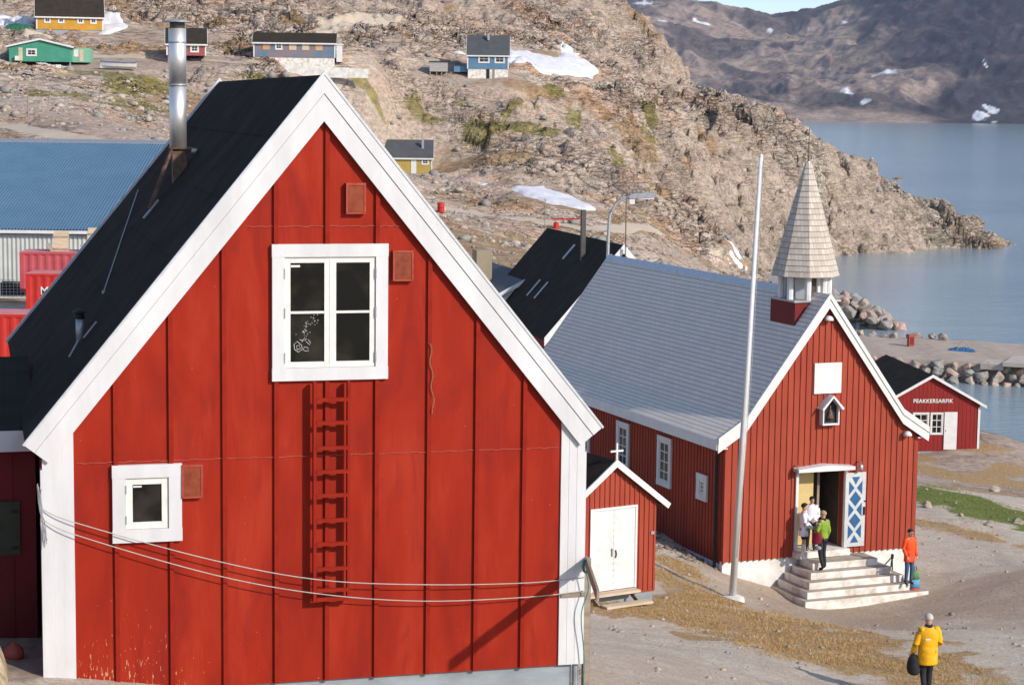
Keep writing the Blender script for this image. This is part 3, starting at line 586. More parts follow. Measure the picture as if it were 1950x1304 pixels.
# steps
stp = thing('church_steps', 'flight of worn whitewashed concrete steps in front of the church door', 'steps', *CF.xy(3.9, -1.2), -14.6, CF.yaw)
SO = (3.9, -1.2)
lefts = [(2.50, -.88), (2.26, -1.21), (2.02, -1.52), (1.80, -1.80), (1.60, -2.06)]; rights = [4.70, 4.96, 5.22, 5.46, 5.74]; zs = [-13.27, -13.47, -13.67, -13.87, -14.07]
rng = random.Random(2)
for k, ((lu, fv), ru, z) in enumerate(zip(lefts, rights, zs)):
    mb = MB(); n = 14; zb2 = (zs+[-14.75])[k+1]-.002 if k < 4 else -14.75
    zb2 = -14.75
    top = [(lu+(ru-lu)*i/n, fv+rng.uniform(-.012, .012)) for i in range(n+1)]
    inner_v = -.03-.001*k
    pts = [(lu+.02, inner_v)]+[(ru, inner_v)]+[top[i] for i in range(n, -1, -1)]
    P_ = [(x-SO[0], y-SO[1]) for x, y in pts]
    mb.prism(P_, z, z-.197 if k < 4 else -14.8, 'z'); mb.m[0] = 1; part(stp, 'step', mb, [m_step, m_tread])
tp = thing('metal_stand', 'small black tripod stand leaning by the white plinth right of the steps', 'stand', *CF.xy(5.35, -.5), -14.3, CF.yaw)
part(tp, 'leg', MB().tube([(.1, 0, -13.36), (.12, -.05, -14.3)], .02, 6), m_black); part(tp, 'leg', MB().tube([(.1, 0, -13.36), (-.35, .1, -13.85)], .018, 6), m_black)
part(tp, 'leg', MB().tube([(.1, 0, -13.36), (.2, .3, -14.25)], .018, 6), m_black); part(tp, 'stand_head', MB().tube([(.1, 0, -13.42), (.11, 0, -13.28)], .045, 8), m_black)
# flag pole
fx, fy = 6.13, 54.2
fz = -13.40
fp = thing('flagpole', 'tall white flagpole standing on a concrete foot before the church', 'flagpole', fx, fy, fz, 0)
part(fp, 'pole', MB().tube([(0, 0, fz), (.24, 0, fz+6), (.47, 0, fz+12.1)], [.10, .08, .052], 14), m_white2, True)
part(fp, 'pole_tip', MB().lathe([(.05, 0), (.06, .03), (.03, .08)], (.47, 0, fz+12.08), 10), m_white2, True)
part(fp, 'footing', MB().lathe([(.36, -.2), (.34, .05), (.26, .09), (.1, .12)], (0, 0, fz), 9), m_plinth)
part(fp, 'halyard', MB().tube([(.1, -.11, fz+1.2), (.34, -.09, fz+6), (.54, -.07, fz+12)], .008, 4), m_wire)
# shed with the cross
SF = Fr(3.73, 50.61, .55)
sd_ = thing('chapel_shed', 'small red shed with white double door and white cross on its gable', 'shed', SF.x, SF.y, -12.3, SF.yaw)
SW = 2.7; sz = lambda u: -8.82-abs(u+1.35)*.755
part(sd_, 'wall', MB().prism([(-SW, -12.3), (0, -12.3), (0, sz(0)-.1), (-1.35, sz(-1.35)-.1), (-SW, sz(-SW)-.1)], 0, 3.6), m_church)
bt = MB(); battens(bt, [-SW+.06+.152*k for k in range(18)], .04, 0, .024, -12.25, lambda u: sz(u)-.12)
part(sd_, 'wall_batten', bt, m_church)
bt = MB()
for k in range(20): v = .1+.18*k; bt.box(-.002, .022, v-.02, v+.02, -12.25, -10.1)
part(sd_, 'side_batten', bt, m_church)
rr = MB()
for s in (-1, 1):
    rr.prism([(-1.35, -8.80), (-1.35+s*1.66, -8.80-1.66*.755), (-1.35+s*1.63, -8.86-1.66*.755), (-1.35, -8.87)], -.14, 3.8)
part(sd_, 'roof', rr, m_felt)
for s in (-1, 1):
    part(sd_, 'barge_board', MB().prism([(-1.35, -8.77), (-1.35+s*1.68, -8.77-1.68*.755), (-1.35+s*1.60, -8.93-1.60*.755-.02), (-1.35, -8.96)], -.18, -.141), m_white2)
part(sd_, 'plinth', MB().box(-SW+.05, -.05, .03, 3.5, -13.1, -12.3), m_found)
part(sd_, 'door_frame', MB().prism([(-2.04, -12.13), (-1.98, -12.13), (-1.98, -10.06), (-.67, -10.06), (-.67, -12.13), (-.61, -12.13), (-.61, -10.0), (-2.04, -10.0)], -.05, 0), m_white2)
for a, b in ((-1.975, -1.328), (-1.322, -.675)):
    d = MB(); n = 12
    for i in range(n): z = -12.12+2.05*i/n; d.box(a, b, -.036-.0*i, 0, z, z+2.05/n-.012)
    dd = part(sd_, 'door', d.box(a+.01, b-.01, -.028, 0, -12.12, -10.07), m_white2)
    hx = b-.05 if a < -1.5 else a+.05
    if a < -1.5: part(dd, 'handle', MB().box(hx-.015, hx+.015, -.075, -.036, -11.25, -11.05), m_gray)
    else: part(dd, 'handle', MB().tube([(hx, -.06, -11.1), (hx+.02, -.07, -11.2), (hx, -.06, -11.3)], .014, 6), m_black)
part(sd_, 'wall_plate', MB().box(-.17, -.07, -.035, -.024, -10.82, -10.74), m_gray)
part(sd_, 'cross', MB().box(-1.372, -1.328, -.16, -.12, -8.82, -8.36).box(-1.54, -1.373, -.158, -.122, -8.58, -8.535).box(-1.327, -1.16, -.158, -.122, -8.58, -8.535), m_white2)
bsx = thing('shed_step', 'pair of pale wooden plank steps below the white double door', 'steps', *SF.xy(-1.43, -.4), -12.75, SF.yaw)
part(bsx, 'tread', MB().box(-.95, .75, .05, .34, -12.19, -12.13), m_palewood); part(bsx, 'tread', MB().box(-.55, .85, -.36, -.08, -12.40, -12.34), m_palewood)
pieces(bsx, 'stringer', [MB().beam((a, .3, -12.2), (a+.1, -.34, -12.68), .05, .12) for a in (-.6, .6)], m_wood)
# ---------------------------------------------------------------- other buildings
def gable_house(name, label, fr, zb, W, D, wall_h, roof_h, mw, mr, oh=.3, trim=None, group=None, plinth=None, plh=0, stilts=0, ridge='v', clad=True, cat='house'):
    """front at v=0; ridge along v (gable faces the viewer) or along u (long side faces the viewer)"""
    t = thing(name, label, cat, *fr.xy(0, 0), zb-stilts, fr.yaw, group); zw = zb+plh; zt = zw+wall_h; trim = trim or m_white2; bh = .38 if name == 'black_roofed_house' else .17
    if ridge == 'v':
        part(t, 'wall', MB().prism([(0, zw), (W, zw), (W, zt), (W/2, zt+roof_h-.08), (0, zt)], 0, D), mw)
        if clad:
            b = MB(); battens(b, [.1+.25*k for k in range(int(W/.25))], .05, 0, .03, zw, lambda u: zt+(roof_h-.1)*(1-abs(u-W/2)*2/W)-.02); part(t, 'wall_batten', b, mw)
        r = MB(); s = roof_h/(W/2)
        for sg in (-1, 1): r.prism([(W/2, zt+roof_h), (W/2+sg*(W/2+oh), zt-oh*s), (W/2+sg*(W/2+oh), zt-oh*s-.1), (W/2, zt+roof_h-.1)], -oh*.8, D+oh*.8)
        part(t, 'roof', r, mr)
        for sg in (-1, 1): part(t, 'barge_board', MB().prism([(W/2, zt+roof_h+.03), (W/2+sg*(W/2+oh+.02), zt-oh*s+.03), (W/2+sg*(W/2+oh+.02), zt-oh*s-bh), (W/2, zt+roof_h-bh-.02)], -oh*.8-.05, -oh*.8-.001), trim)
    else:
        part(t, 'wall', MB().prism([(0, zw), (D, zw), (D, zt), (D/2, zt+roof_h-.08), (0, zt)], 0, W, 'x'), mw)
        if clad:
            b = MB(); battens(b, [.1+.25*k for k in range(int(W/.25))], .05, 0, .03, zw, lambda u: zt-.02); part(t, 'wall_batten', b, mw)
        r = MB(); s = roof_h/(D/2)
        for sg in (-1, 1): r.prism([(D/2, zt+roof_h), (D/2+sg*(D/2+oh), zt-oh*s), (D/2+sg*(D/2+oh), zt-oh*s-.1), (D/2, zt+roof_h-.1)], -oh*.6, W+oh*.6, 'x')
        part(t, 'roof', r, mr)
        part(t, 'fascia', MB().box(-oh*.6, W+oh*.6, -oh-.04, -oh-.001, zt-oh*s-.2, zt-oh*s-.01), trim)
        for x in (-oh*.6-.04, W+oh*.6+.001):
            part(t, 'barge_board', MB().prism([(D/2, zt+roof_h+.02), (D/2+D/2+oh, zt-oh*s+.02), (D/2+D/2+oh, zt-oh*s-.2), (D/2, zt+roof_h-.2), (-oh, zt-oh*s-.2), (-oh, zt-oh*s+.02)], x, x+.039, 'x'), trim)
        part(t, 'corner_board', MB().box(-.03, .14, -.045, -.031, zw, zt-.2).box(W-.14, W+.03, -.045, -.031, zw, zt-.2), trim)
    if plh: part(t, 'foundation', MB().box(.1, W-.1, .08, D-.1, zb-2.5, zw), plinth or m_found)
    if stilts:
        p = max(2, int(W/2.4))
        for i in range(p):
            for v in (.2, D-.2): part(t, 'stilt', MB().box(.15+i*(W-.4)/(p-1), .33+i*(W-.4)/(p-1), v-.09, v+.09, zb-stilts-.8, zw), m_wood)
    return t
m_teal = M('green house boards', (.07, .30, .20), (.05, .24, .16), 1, .7); m_ochre = M('yellow ochre boards', (.58, .31, .04), (.48, .24, .03), 1, .7)
m_mustard = M('mustard boards', (.46, .34, .09), (.38, .28, .07), 1, .7); m_slateblue = M('blue house boards', (.12, .24, .36), (.09, .19, .29), 1, .7)
m_faded = M('faded blue and grey boards', (.10, .20, .29), (.24, .19, .20), .45, .8, lo=.42, hi=.56, stretch=(1, 1, .8)); m_oldred = M('old red boards', (.36, .10, .09), (.28, .07, .06), 1, .7)
m_board = M('orange board over window', (.48, .24, .12), (.55, .36, .22), .8, .8)
# black roofed house behind the church
KF = Fr(*Fr(5.19, 96, .263).xy(-3.55, 0), .263)
kh = gable_house('black_roofed_house', 'red house with steep black felt roof right behind the church', KF, -15.2, 7.1, 12.7, 4.6, 4.05, m_hutred, m_felt2, .3)
part(kh, 'chimney', MB().box(2.64, 2.86, 3.65, 3.87, -8.0, -5.1), m_soot)
for u, v in ((1.15, 6.9), (1.15, 5.5)):
    z = -10.6+u*1.141
    sk = part(kh, 'skylight', MB().prism([(u-.35, z-.40+.06), (u+.35, z+.40+.06), (u+.33, z+.40+.10), (u-.37, z-.40+.10)], v-.05, v+.13), m_gray)
part(kh, 'roof_walkway', MB().prism([(2.5, -7.72), (3.1, -7.03), (3.09, -6.98), (2.49, -7.67)], 6.2, 6.45), m_gray)
# grey roofed house at its left, with a masonry chimney block
GF = Fr(-2.6, 104, .263)
gh = gable_house('grey_roofed_house', 'house with low grey roof and white gable half hidden between the two dark roofs', GF, -15.0, 7.5, 9, 4.3, 1.9, m_white2, M('grey roof sheet', (.075, .085, .095), (.1, .11, .12), 1, .7), .3)
part(gh, 'chimney', MB().box(1.75, 2.6, 4, 5, -10, -7.8), M('beige masonry', (.34, .28, .19), (.28, .23, .15), 1, .8))
# clapboard shed between the black roof and the church
cb = thing('clapboard_shed', 'pale grey clapboard shed tucked between the black roof and the church roof', 'shed', 1.2, 86, -15.3, .263)
mb = MB()
for k in range(22): mb.prism([(-.03, -15.2+.17*k), (0, -15.2+.17*k), (0, -15.03+.17*k), (-.008, -15.03+.17*k)], -1.5, 2.5, 'x')
cbm = MB()
for k in range(24): z = -15.2+.17*k; cbm.poly([(-1.6, -.035, z), (2.6, -.035, z), (2.6, -.005, z+.168), (-1.6, -.005, z+.168)], [(0, 1, 2, 3)])
part(cb, 'wall', cbm.box(-1.6, 2.6, 0, 3, -15.6, -11.15), M('pale grey clapboards', (.55, .57, .57), (.45, .47, .47), 2, .7)); part(cb, 'roof', MB().box(-1.75, 2.75, -.15, 3.1, -11.14, -11.02), m_gray)
# harbour hut
HF = Fr(*Fr(25.06, 106.8, .1).xy(-5.4, 0), .1)
ht = thing('harbour_hut', 'red harbour hut with white door and white lettering under its gable', 'hut', *HF.xy(0, 0), -18.6, HF.yaw)
hs = lambda u: -14.02-abs(u-2.7)*.56
part(ht, 'wall', MB().prism([(0, -18.1), (5.4, -18.1), (5.4, hs(5.4)-.08), (2.7, hs(2.7)-.08), (0, hs(0)-.08)], 0, 8.5), m_hutred)
bt = MB(); battens(bt, [.07+.22*k for k in range(25)], .03, 0, .012, -18.08, lambda u: hs(u)-.1); part(ht, 'wall_batten', bt, m_hutred)
rr = MB()
for s in (-1, 1): rr.prism([(2.7, -13.99), (2.7+s*2.98, -13.99-2.98*.56), (2.7+s*2.98, -14.07-2.98*.56), (2.7, -14.07)], -.2, 8.7)
part(ht, 'roof', rr, m_felt2)
for s in (-1, 1): part(ht, 'barge_board', MB().prism([(2.7, -13.96), (2.7+s*3.0, -13.96-3.0*.56), (2.7+s*3.0, -14.11-3.0*.56), (2.7, -14.13)], -.24, -.201), m_white2)
part(ht, 'corner_board', MB().box(5.3, 5.42, -.04, -.013, -18.1, -15.75).box(-.02, .1, -.04, -.013, -18.1, -15.75), m_white2)
part(ht, 'foundation', MB().box(.05, 5.35, .05, 8.4, -19.2, -18.1), m_found)
window(ht, 1.72, 2.62, -17.22, -16.02, -.012, trim=.08, sash=.04, nx=2, nz=3, tr=.05, mt=m_white2); window(ht, 2.69, 3.40, -17.22, -16.02, -.012, trim=.07, sash=.04, nx=2, nz=3, tr=.05, mt=m_white2)
dd = part(ht, 'door', MB().box(3.46, 4.16, -.06, 0, -18.02, -16.0), m_white2); part(dd, 'handle', MB().box(3.53, 3.56, -.09, -.06, -17.05, -16.95), m_gray)
def sign_text(par, txt, x, z, v, size, mat, yoff=-.001, ext=.006):
    cu = bpy.data.curves.new('lettering', 'FONT'); cu.body = txt; cu.size = size; cu.extrude = ext; cu.space_character = 1.05; cu.offset = .006
    to = bpy.data.objects.new('lettering_tmp', cu); col.objects.link(to); bpy.context.view_layer.update()
    me = bpy.data.meshes.new_from_object(to.evaluated_get(bpy.context.evaluated_depsgraph_get())); bpy.data.objects.remove(to)
    me.transform(Matrix.Translation((x, v+yoff, z-base_of(par))) @ Matrix.Rotation(PI/2, 4, 'X')); me.materials.clear(); me.materials.append(mat)
    o = bpy.data.objects.new('lettering', me); col.objects.link(o); o.parent = par; return o
sign_text(ht, 'PEAKKERSARFIK', 1.72, -15.50, -.02, .29, m_white2)
# houses on the hill
def simple_windows(t, rects, zmt=None, v=-.03):
    for u0, u1, z0, z1 in rects: window(t, u0, u1, z0, z1, v, trim=.16, sash=.05, nx=2, nz=2, tr=.05, mt=m_white2)
oh_ = Fr(-65.9, 280.5, .225)
o1 = gable_house('ochre_house', 'long ochre yellow house with tall dark roof high on the left slope', oh_, 9.25, 9.0, 7.0, 2.1, 3.6, m_ochre, m_felt2, .35, ridge='u', plh=.25)
simple_windows(o1, [(1.05, 1.95, 10.35, 11.45), (2.9, 3.8, 10.35, 11.45), (5.5, 6.4, 10.35, 11.45), (7.25, 8.15, 10.35, 11.45)])
gf = Fr(-63.0, 253.5, .12)
g1 = gable_house('green_house', 'low pitched green house on stilts below the ochre one', gf, 4.6, 7.6, 7.5, 1.95, .9, m_teal, m_felt2, .35, ridge='v', stilts=1.0, clad=True)
simple_windows(g1, [(2.1, 3.4, 5.25, 6.2)]); part(g1, 'side_annex', MB().box(7.6, 9.7, 1.5, 7, 4.6, 6.4), M('pale green boards', (.20, .42, .28), (.16, .36, .24), 1, .7))
part(g1, 'annex_window', MB().box(7.75, 8.35, 1.44, 1.5, 5.3, 6.2), m_white2); part(g1, 'annex_door', MB().box(8.45, 8.95, 1.44, 1.5, 4.7, 6.2), m_palewood)
part(g1, 'door', MB().box(1.15, 1.65, -.06, 0, 4.7, 6.3), m_palewood); part(g1, 'box_locker', MB().box(.75, 1.15, -.5, -.05, 4.7, 5.25), m_white2)
part(g1, 'ladder', MB().beam((1.5, -.2, 4.6), (1.1, -.9, 3.6), .06, .1), m_palewood)
rfh = Fr(-44.8, 261.7, .16)
r1 = gable_house('red_stilt_house', 'small faded red house on tall stilts behind the steel flue', rfh, 5.75, 5.0, 5.0, 1.7, 1.9, m_oldred, m_felt2, .3, ridge='u', stilts=1.8)
simple_windows(r1, [(3.0, 4.1, 6.15, 7.15)]); part(r1, 'store_below', MB().box(3.0, 4.4, .5, 3, 3.9, 5.4), m_black)
bf = Fr(-34.4, 267.6, .07)
b1 = gable_house('boarded_blue_house', 'long faded blue house with boarded windows on a white terrace wall', bf, 5.25, 10.7, 5.5, 2.05, 1.25, m_faded, m_felt2, .3, ridge='u', plh=.55, plinth=m_step)
simple_windows(b1, [(2.8, 3.8, 6.75, 7.75)])
for u, m_ in ((1.2, m_board), (4.65, m_palewood), (6.35, m_palewood), (8.1, m_board)): part(b1, 'boarded_window', MB().box(u, u+.95, -.06, -.03, 6.75, 7.75), m_)
part(b1, 'porch', MB().box(10.85, 11.6, .3, .4, 5.3, 7.5).box(10.85, 11.6, 2.0, 2.1, 5.3, 7.5).box(10.7, 11.8, .2, 2.2, 7.5, 7.65).box(11.5, 11.6, .4, 2, 5.3, 7.5), m_white2); part(b1, 'porch_opening', MB().box(10.95, 11.45, .38, .42, 5.4, 7.4), m_black)
tw = thing('terrace_wall', 'low whitewashed retaining wall in front of the boarded blue house', 'wall', -27.3, 266, 3.9, -.02)
mb = MB(); n = 16
for i in range(n): mb.box(-8.2+i*1.02, -8.2+(i+1)*1.02-.01, -.15, .15, 3.2, 5.05-.045*i)
part(tw, 'wall_block', mb, m_plinth)
af = Fr(-6.8, 288, -.0)
a1 = gable_house('blue_house', 'small two storey blue house with grey roof beside the big snow patch', af, 3.75, 5.85, 5.5, 2.15, 2.65, m_slateblue, M('blue grey roofing', (.06, .065, .07), (.08, .085, .09), 1, .8), .25, ridge='u', plh=1.2, plinth=m_step)
simple_windows(a1, [(1.55, 3.15, 5.75, 6.95), (3.85, 5.3, 5.75, 6.95)])
part(a1, 'cellar_door', MB().box(2.72, 3.16, .02, .09, 3.6, 4.95), m_black); part(a1, 'cellar_door', MB().box(3.6, 3.9, .02, .09, 3.7, 4.9), m_wood); part(a1, 'chimney', MB().box(2.8, 3.1, 1.7, 2.0, 9.0, 10.0), m_gray)
part(a1, 'porch', MB().box(-1.9, -.05, .8, 2.6, 4.5, 5.3), m_slateblue)
s1 = thing('stilt_shed', 'pale grey box shed on short stilts left of the blue house', 'shed', -10.7, 287.5, 3.8, 0)
part(s1, 'wall', MB().box(-1.4, 1.1, 0, 2.2, 4.5, 5.85), M('pale grey plywood', (.38, .36, .34), (.32, .3, .29), 2, .8)); part(s1, 'roof', MB().box(-1.55, 1.3, -.15, 2.4, 5.85, 5.95), m_felt2)
for x in (-1.3, -.4, .3, .95, 1.6): part(s1, 'stilt', MB().box(x-.06, x+.06, .1, .22, 3.2, 4.5), m_wood)
yf = Fr(-19.0, 264, .03)
y1 = gable_house('mustard_house', 'mustard yellow house with grey roof low on the slope past the white barge board', yf, -9.35, 8.3, 6, 2.25, 2.1, m_mustard, M('grey sheet roofing', (.065, .068, .072), (.085, .088, .09), 1, .8), .3, ridge='u', plh=.25, plinth=m_step)
simple_windows(y1, [(6.9, 7.9, -7.95, -7.15)]); dd = part(y1, 'door', MB().box(5.55, 6.25, -.06, 0, -9.1, -7.2), m_white2); part(y1, 'chimney', MB().box(6.9, 7.2, 1.4, 1.7, -6.0, -4.6), m_gray)
# blue roofed warehouse
WF = Fr(-52, 139.6, .0)
wh = thing('warehouse', 'large warehouse with ribbed blue metal roof and pale corrugated wall', 'warehouse', *WF.xy(0, 0), -13.6, 0)
m_blueroof = M('blue ribbed sheet', (.075, .15, .225), (.09, .17, .25), .5, .45); m_corr = M('pale corrugated sheet', (.50, .51, .47), (.42, .43, .40), .8, .55)
rbm = MB(); Lw = 33.5; nx_ = 150
def rzone(i): return (i % 2)*.09
for i in range(nx_*2):
    a, b = Lw*i/(nx_*2), Lw*(i+1)/(nx_*2); da, db = (0, .1) if i % 2 else (.1, 0)
    for (v0_, z0_), (v1_, z1_) in (((-.4, -9.0), (20.5, -3.25)),):
        s = -.03*0; rbm.poly([(a, v0_, z0_+da), (b, v0_, z0_+db), (b, v1_, z1_+db), (a, v1_, z1_+da)], [(0, 1, 2, 3)])
rbm.prism([(20.5, -3.2), (41, -9.1), (41, -9.3), (20.5, -3.6), (-.3, -9.3), (-.3, -9.16), (20.4, -3.5)], .0, Lw, 'x')
part(wh, 'roof', rbm, m_blueroof)
part(wh, 'ridge_cap', MB().prism([(19.7, -3.36), (20.5, -3.12), (21.6, -3.3), (21.6, -3.4), (20.5, -3.22), (19.7, -3.42)], -.1, Lw+.1, 'x'), m_gray)
wm = MB(); nw = 110
for i in range(nw*2):
    a, b = Lw*i/(nw*2), Lw*(i+1)/(nw*2); da, db = (0, -.07) if i % 2 else (-.07, 0)
    wm.poly([(a, da, -13.6), (b, db, -13.6), (b, db, -9.15), (a, da, -9.15)], [(0, 1, 2, 3)])
wm.box(0, Lw, .02, 40.6, -13.8, -9.2)
pieces(wh, 'gable_wall', [MB().prism([(.2, -9.199), (40.4, -9.199), (20.5, -3.7)], a, a+.1, 'x') for a in (.15, Lw-.25)], m_corr)
part(wh, 'wall', wm, m_corr); part(wh, 'fascia', MB().box(-.1, Lw+.1, -.47, -.41, -9.22, -9.0), m_white2)
rg = thing('red_gable_shed', 'tiny dark red gable peeping over the blue warehouse roof', 'shed', -37.5, 165, -6, 0)
part(rg, 'wall', MB().prism([(-1.0, -8), (1.0, -8), (1.0, -3.85), (0, -3.45), (-1.0, -3.85)], 0, 3), m_maroon); part(rg, 'roof', MB().prism([(-1.15, -3.9), (0, -3.42), (1.15, -3.9), (1.1, -3.96), (0, -3.5), (-1.1, -3.96)], -.1, 3.1), m_felt2)
# shipping containers
m_cred = M('container red', (.52, .03, .02), (.40, .022, .018), 1.2, .5); m_cpink = M('sun bleached container red', (.48, .09, .10), (.40, .06, .07), 1, .6); m_cpale = M('faded pink container roof', (.60, .22, .22), (.52, .18, .18), 1, .6)
def container(label, x, y, z, L, mat, mtop, yaw=0, text=None, group='red shipping containers'):
    t = thing('shipping_container', label, 'container', x, y, z, yaw, group); H_ = 2.55; b = MB(); n = int(L/.14)
    for i in range(n):
        a0, a1 = .12+(L-.24)*i/n, .12+(L-.24)*(i+1)/n; k = i % 4; d = [(.0, .0), (.0, .045), (.045, .045), (.045, .0)][k]
        b.poly([(a0, d[0], z+.15), (a1, d[1], z+.15), (a1, d[1], z+H_-.15), (a0, d[0], z+H_-.15)], [(0, 1, 2, 3)])
    b.box(.05, L-.05, .06, 2.4, z+.1, z+H_-.05)
    part(t, 'side_panel', b, mat)
    part(t, 'frame', MB().box(0, .12, -.02, 2.44, z, z+H_).box(L-.12, L, -.02, 2.44, z, z+H_).box(.12, L-.12, -.02, .05, z, z+.15).box(.12, L-.12, -.02, .05, z+H_-.15, z+H_), mat)
    part(t, 'roof_panel', MB().box(.02, L-.02, 0, 2.42, z+H_+.001, z+H_+.035), mtop)
    if text: sign_text(t, text, .9, z+1.25, -.025, .7, m_white2)
    return t
container('red shipping container with bleached top standing against the corrugated warehouse wall', -32.1, 131, -12.45, 6.05, m_cpink, m_cpale)
container('bright red corrugated container with pale lettering in front of the bleached one', -30.75, 127, -13.5, 6.05, m_cred, m_cpale, text='M')
container('red container with pale top edge at the left picture edge, nearest to the black roof', -31.2, 105, -13.75, 6.05, m_cred, m_cpale)
for x, z, w_, h_, lab in ((-29.6, -9.85, .95, 1.1, 'pale wooden crate standing open on the bleached red container'), (-27.3, -9.85, 1.1, 1.3, 'tan wooden crate further right on the bleached red container')):
    t = thing('wooden_crate', lab, 'crate', x, 132, z, .15)
    part(t, 'side', MB().box(-w_/2, w_/2, -.5, -.46, z, z+h_).box(-w_/2, -w_/2+.04, -.46, .5, z, z+h_).box(w_/2-.04, w_/2, -.46, .5, z, z+h_).box(-w_/2, w_/2, .5, .54, z, z+h_*1.15), m_palewood)
    part(t, 'slat', MB().box(-w_/2-.02, w_/2+.02, -.54, -.505, z+.1, z+.2).box(-w_/2-.02, w_/2+.02, -.54, -.505, z+h_-.2, z+h_-.1).beam((-w_/2, -.5, z), (-w_/2-.35, -.7, z+.5), .04, .3), m_wood)
t = thing('wire_cage', 'grey wire cage box standing by the warehouse wall', 'cage', -34.0, 137, -13.3, 0)
mb = MB()
for k in range(8): mb.box(-.9+k*.25, -.87+k*.25, -.5, -.47, -13.3, -12.2)
for k in range(6): mb.box(-.9, .88, -.5, -.47, -13.25+k*.2, -13.22+k*.2)
part(t, 'mesh_side', mb, m_gray); part(t, 'contents', MB().box(-.8, .8, -.4, .5, -13.3, -12.4), m_felt2)
# lamp post and masts
lp = thing('street_lamp', 'grey street lamp with curved arm rising behind the grey church roof', 'lamp', 3.56, 76, -15.1, 0)
arm = sag([(0, 0, -15.2), (0, 0, -9), (.03, 0, -4.6), (.18, 0, -3.85), (.5, 0, -3.5), (1.0, 0, -3.42)], 6)
part(lp, 'pole', MB().tube(arm, [.075-.03*i/len(arm) for i in range(len(arm))], 10), m_gray, True)
hd = part(lp, 'lamp_head', MB().prism([(.75, -3.38), (.85, -3.27), (1.55, -3.22), (1.78, -3.26), (1.8, -3.36), (1.6, -3.40), (.8, -3.44)], -.16, .16), m_gray); part(hd, 'diffuser', MB().box(1.1, 1.7, -.13, .13, -3.46, -3.405), m_white2)
ms_ = solo('utility_pole', 'slim grey pole close beside the street lamp', 'pole', MB().tube([(0, 0, -15.2), (0, 0, -5.6)], [.06, .045], 8), m_gray, 3.72, 76.6, -15.1)
t = thing('antenna_mast', 'thin dark mast rising at the peak of the black roofed house', 'mast', 5.32, 95.5, -15, 0)
part(t, 'mast_tube', MB().tube([(0, 0, -15), (0, 0, -4.1)], .03, 6), m_brownmetal); part(t, 'mast_fitting', MB().lathe([(.07, 0), (.07, .25)], (.05, 0, -6.9), 8).box(-.02, .5, -.02, .02, -4.3, -4.25).box(.15, .4, -.03, .03, -4.6, -4.3), m_white2)
def hill_thing(x, y): return hz(x, y)-H0
zz = hill_thing(6.3, 219)
t = thing('red_barrier', 'red tubular barrier beside the road behind the black roof', 'barrier', 5.6, 217, zz, 0)
part(t, 'bar', MB().tube([(-1.5, 0, zz+1.1), (1.9, 0, zz+1.15)], .09, 6), m_cred); part(t, 'post', MB().box(1.8, 2.05, -.1, .1, zz-.5, zz+1.1), m_hutred); part(t, 'tank', MB().lathe([(.3, 0), (.3, .7), (.1, .8)], (-1.0, 0, zz), 10), m_cred)
zz = hill_thing(-7.8, 213.9); t = thing('roadside_drum', 'small bright red drum at the roadside just past the white barge board', 'drum', -7.7, 214, zz, 0); part(t, 'drum_body', MB().lathe([(.38, 0), (.38, 1.0), (.3, 1.05)], (0, 0, zz), 12), m_cred); part(t, 'drum_rim', MB().lathe([(.4, 0), (.4, .05)], (0, 0, zz+.5), 12), m_hutred)
# boats and clutter on the hill
def boat(name, label, x, y, z, L, W, H_, mh, mt, yaw):
    t = thing(name, label, 'boat', x, y, z, yaw); mb = MB(); n = 12; rings = []
    for i in range(n+1):
        s = i/n; wv = W/2*(1-max(0, (s-.45)/.55)**2.2)*(.85+.15*min(1, s*4)); zz_ = z+.05+.18*s*s*H_; top = z+H_*(1+.25*s*s); x_ = -L/2+L*s
        rings.append([(x_, -wv, top), (x_, -wv*.75, z+H_*.35+zz_-z), (x_, 0, zz_), (x_, wv*.75, z+H_*.35+zz_-z), (x_, wv, top)])
    v = [p for r in rings for p in r]; f = [(i*5+j, i*5+j+1, (i+1)*5+j+1, (i+1)*5+j) for i in range(n) for j in range(4)]+[(0, 1, 2, 3, 4)]
    mb.poly(v, f); part(t, 'hull', mb, mh)
    dk = MB(); dk.poly([(r[0][0], r[0][1]*.95, r[0][2]-.12) for r in rings]+[(r[4][0], r[4][1]*.95, r[4][2]-.12) for r in reversed(rings)], [tuple(range(2*n+2))]); part(t, 'deck', dk, mt)
    gw = MB(); gw.tube([r[0] for r in rings], .05, 5).tube([r[4] for r in rings], .05, 5); part(t, 'gunwale', gw, mt); return t
m_bblue = M('blue boat canvas', (.05, .10, .30), (.04, .08, .24), 2, .6)
zz = hill_thing(-49.0, 252); boat('dinghy', 'white dinghy with blue cover lying on the slope right of the green house', -49.2, 252.3, zz+.1, 4.4, 1.6, .8, m_white2, m_bblue, .1+PI)
zz = hill_thing(-65.5, 275)
t = thing('tarpaulin_heap', 'green tarpaulin over gear left of the ochre house', 'tarpaulin', -68, 279, zz, 0)
mb = MB(); rng = random.Random(4); nu, nv = 14, 6; g_ = [[(-2.2+4.4*i/nu, -1+2*j/nv, 9.2+1.0*math.sin(PI*i/nu)**.5*math.sin(PI*j/nv)**.5+rng.uniform(-.1, .1)) for j in range(nv+1)] for i in range(nu+1)]
mb.poly([p for r in g_ for p in r], [(i*(nv+1)+j, (i+1)*(nv+1)+j, (i+1)*(nv+1)+j+1, i*(nv+1)+j+1) for i in range(nu) for j in range(nv)])
part(t, 'sheet', mb, M('green tarpaulin', (.02, .10, .05), (.03, .14, .08), 1, .6))
zz = hill_thing(-56.5, 251); t = thing('stored_boards', 'pile of pale boards and white boxes under the green house', 'board pile', -57.2, 252.5, zz, .1)
mb = MB(); rng = random.Random(8)
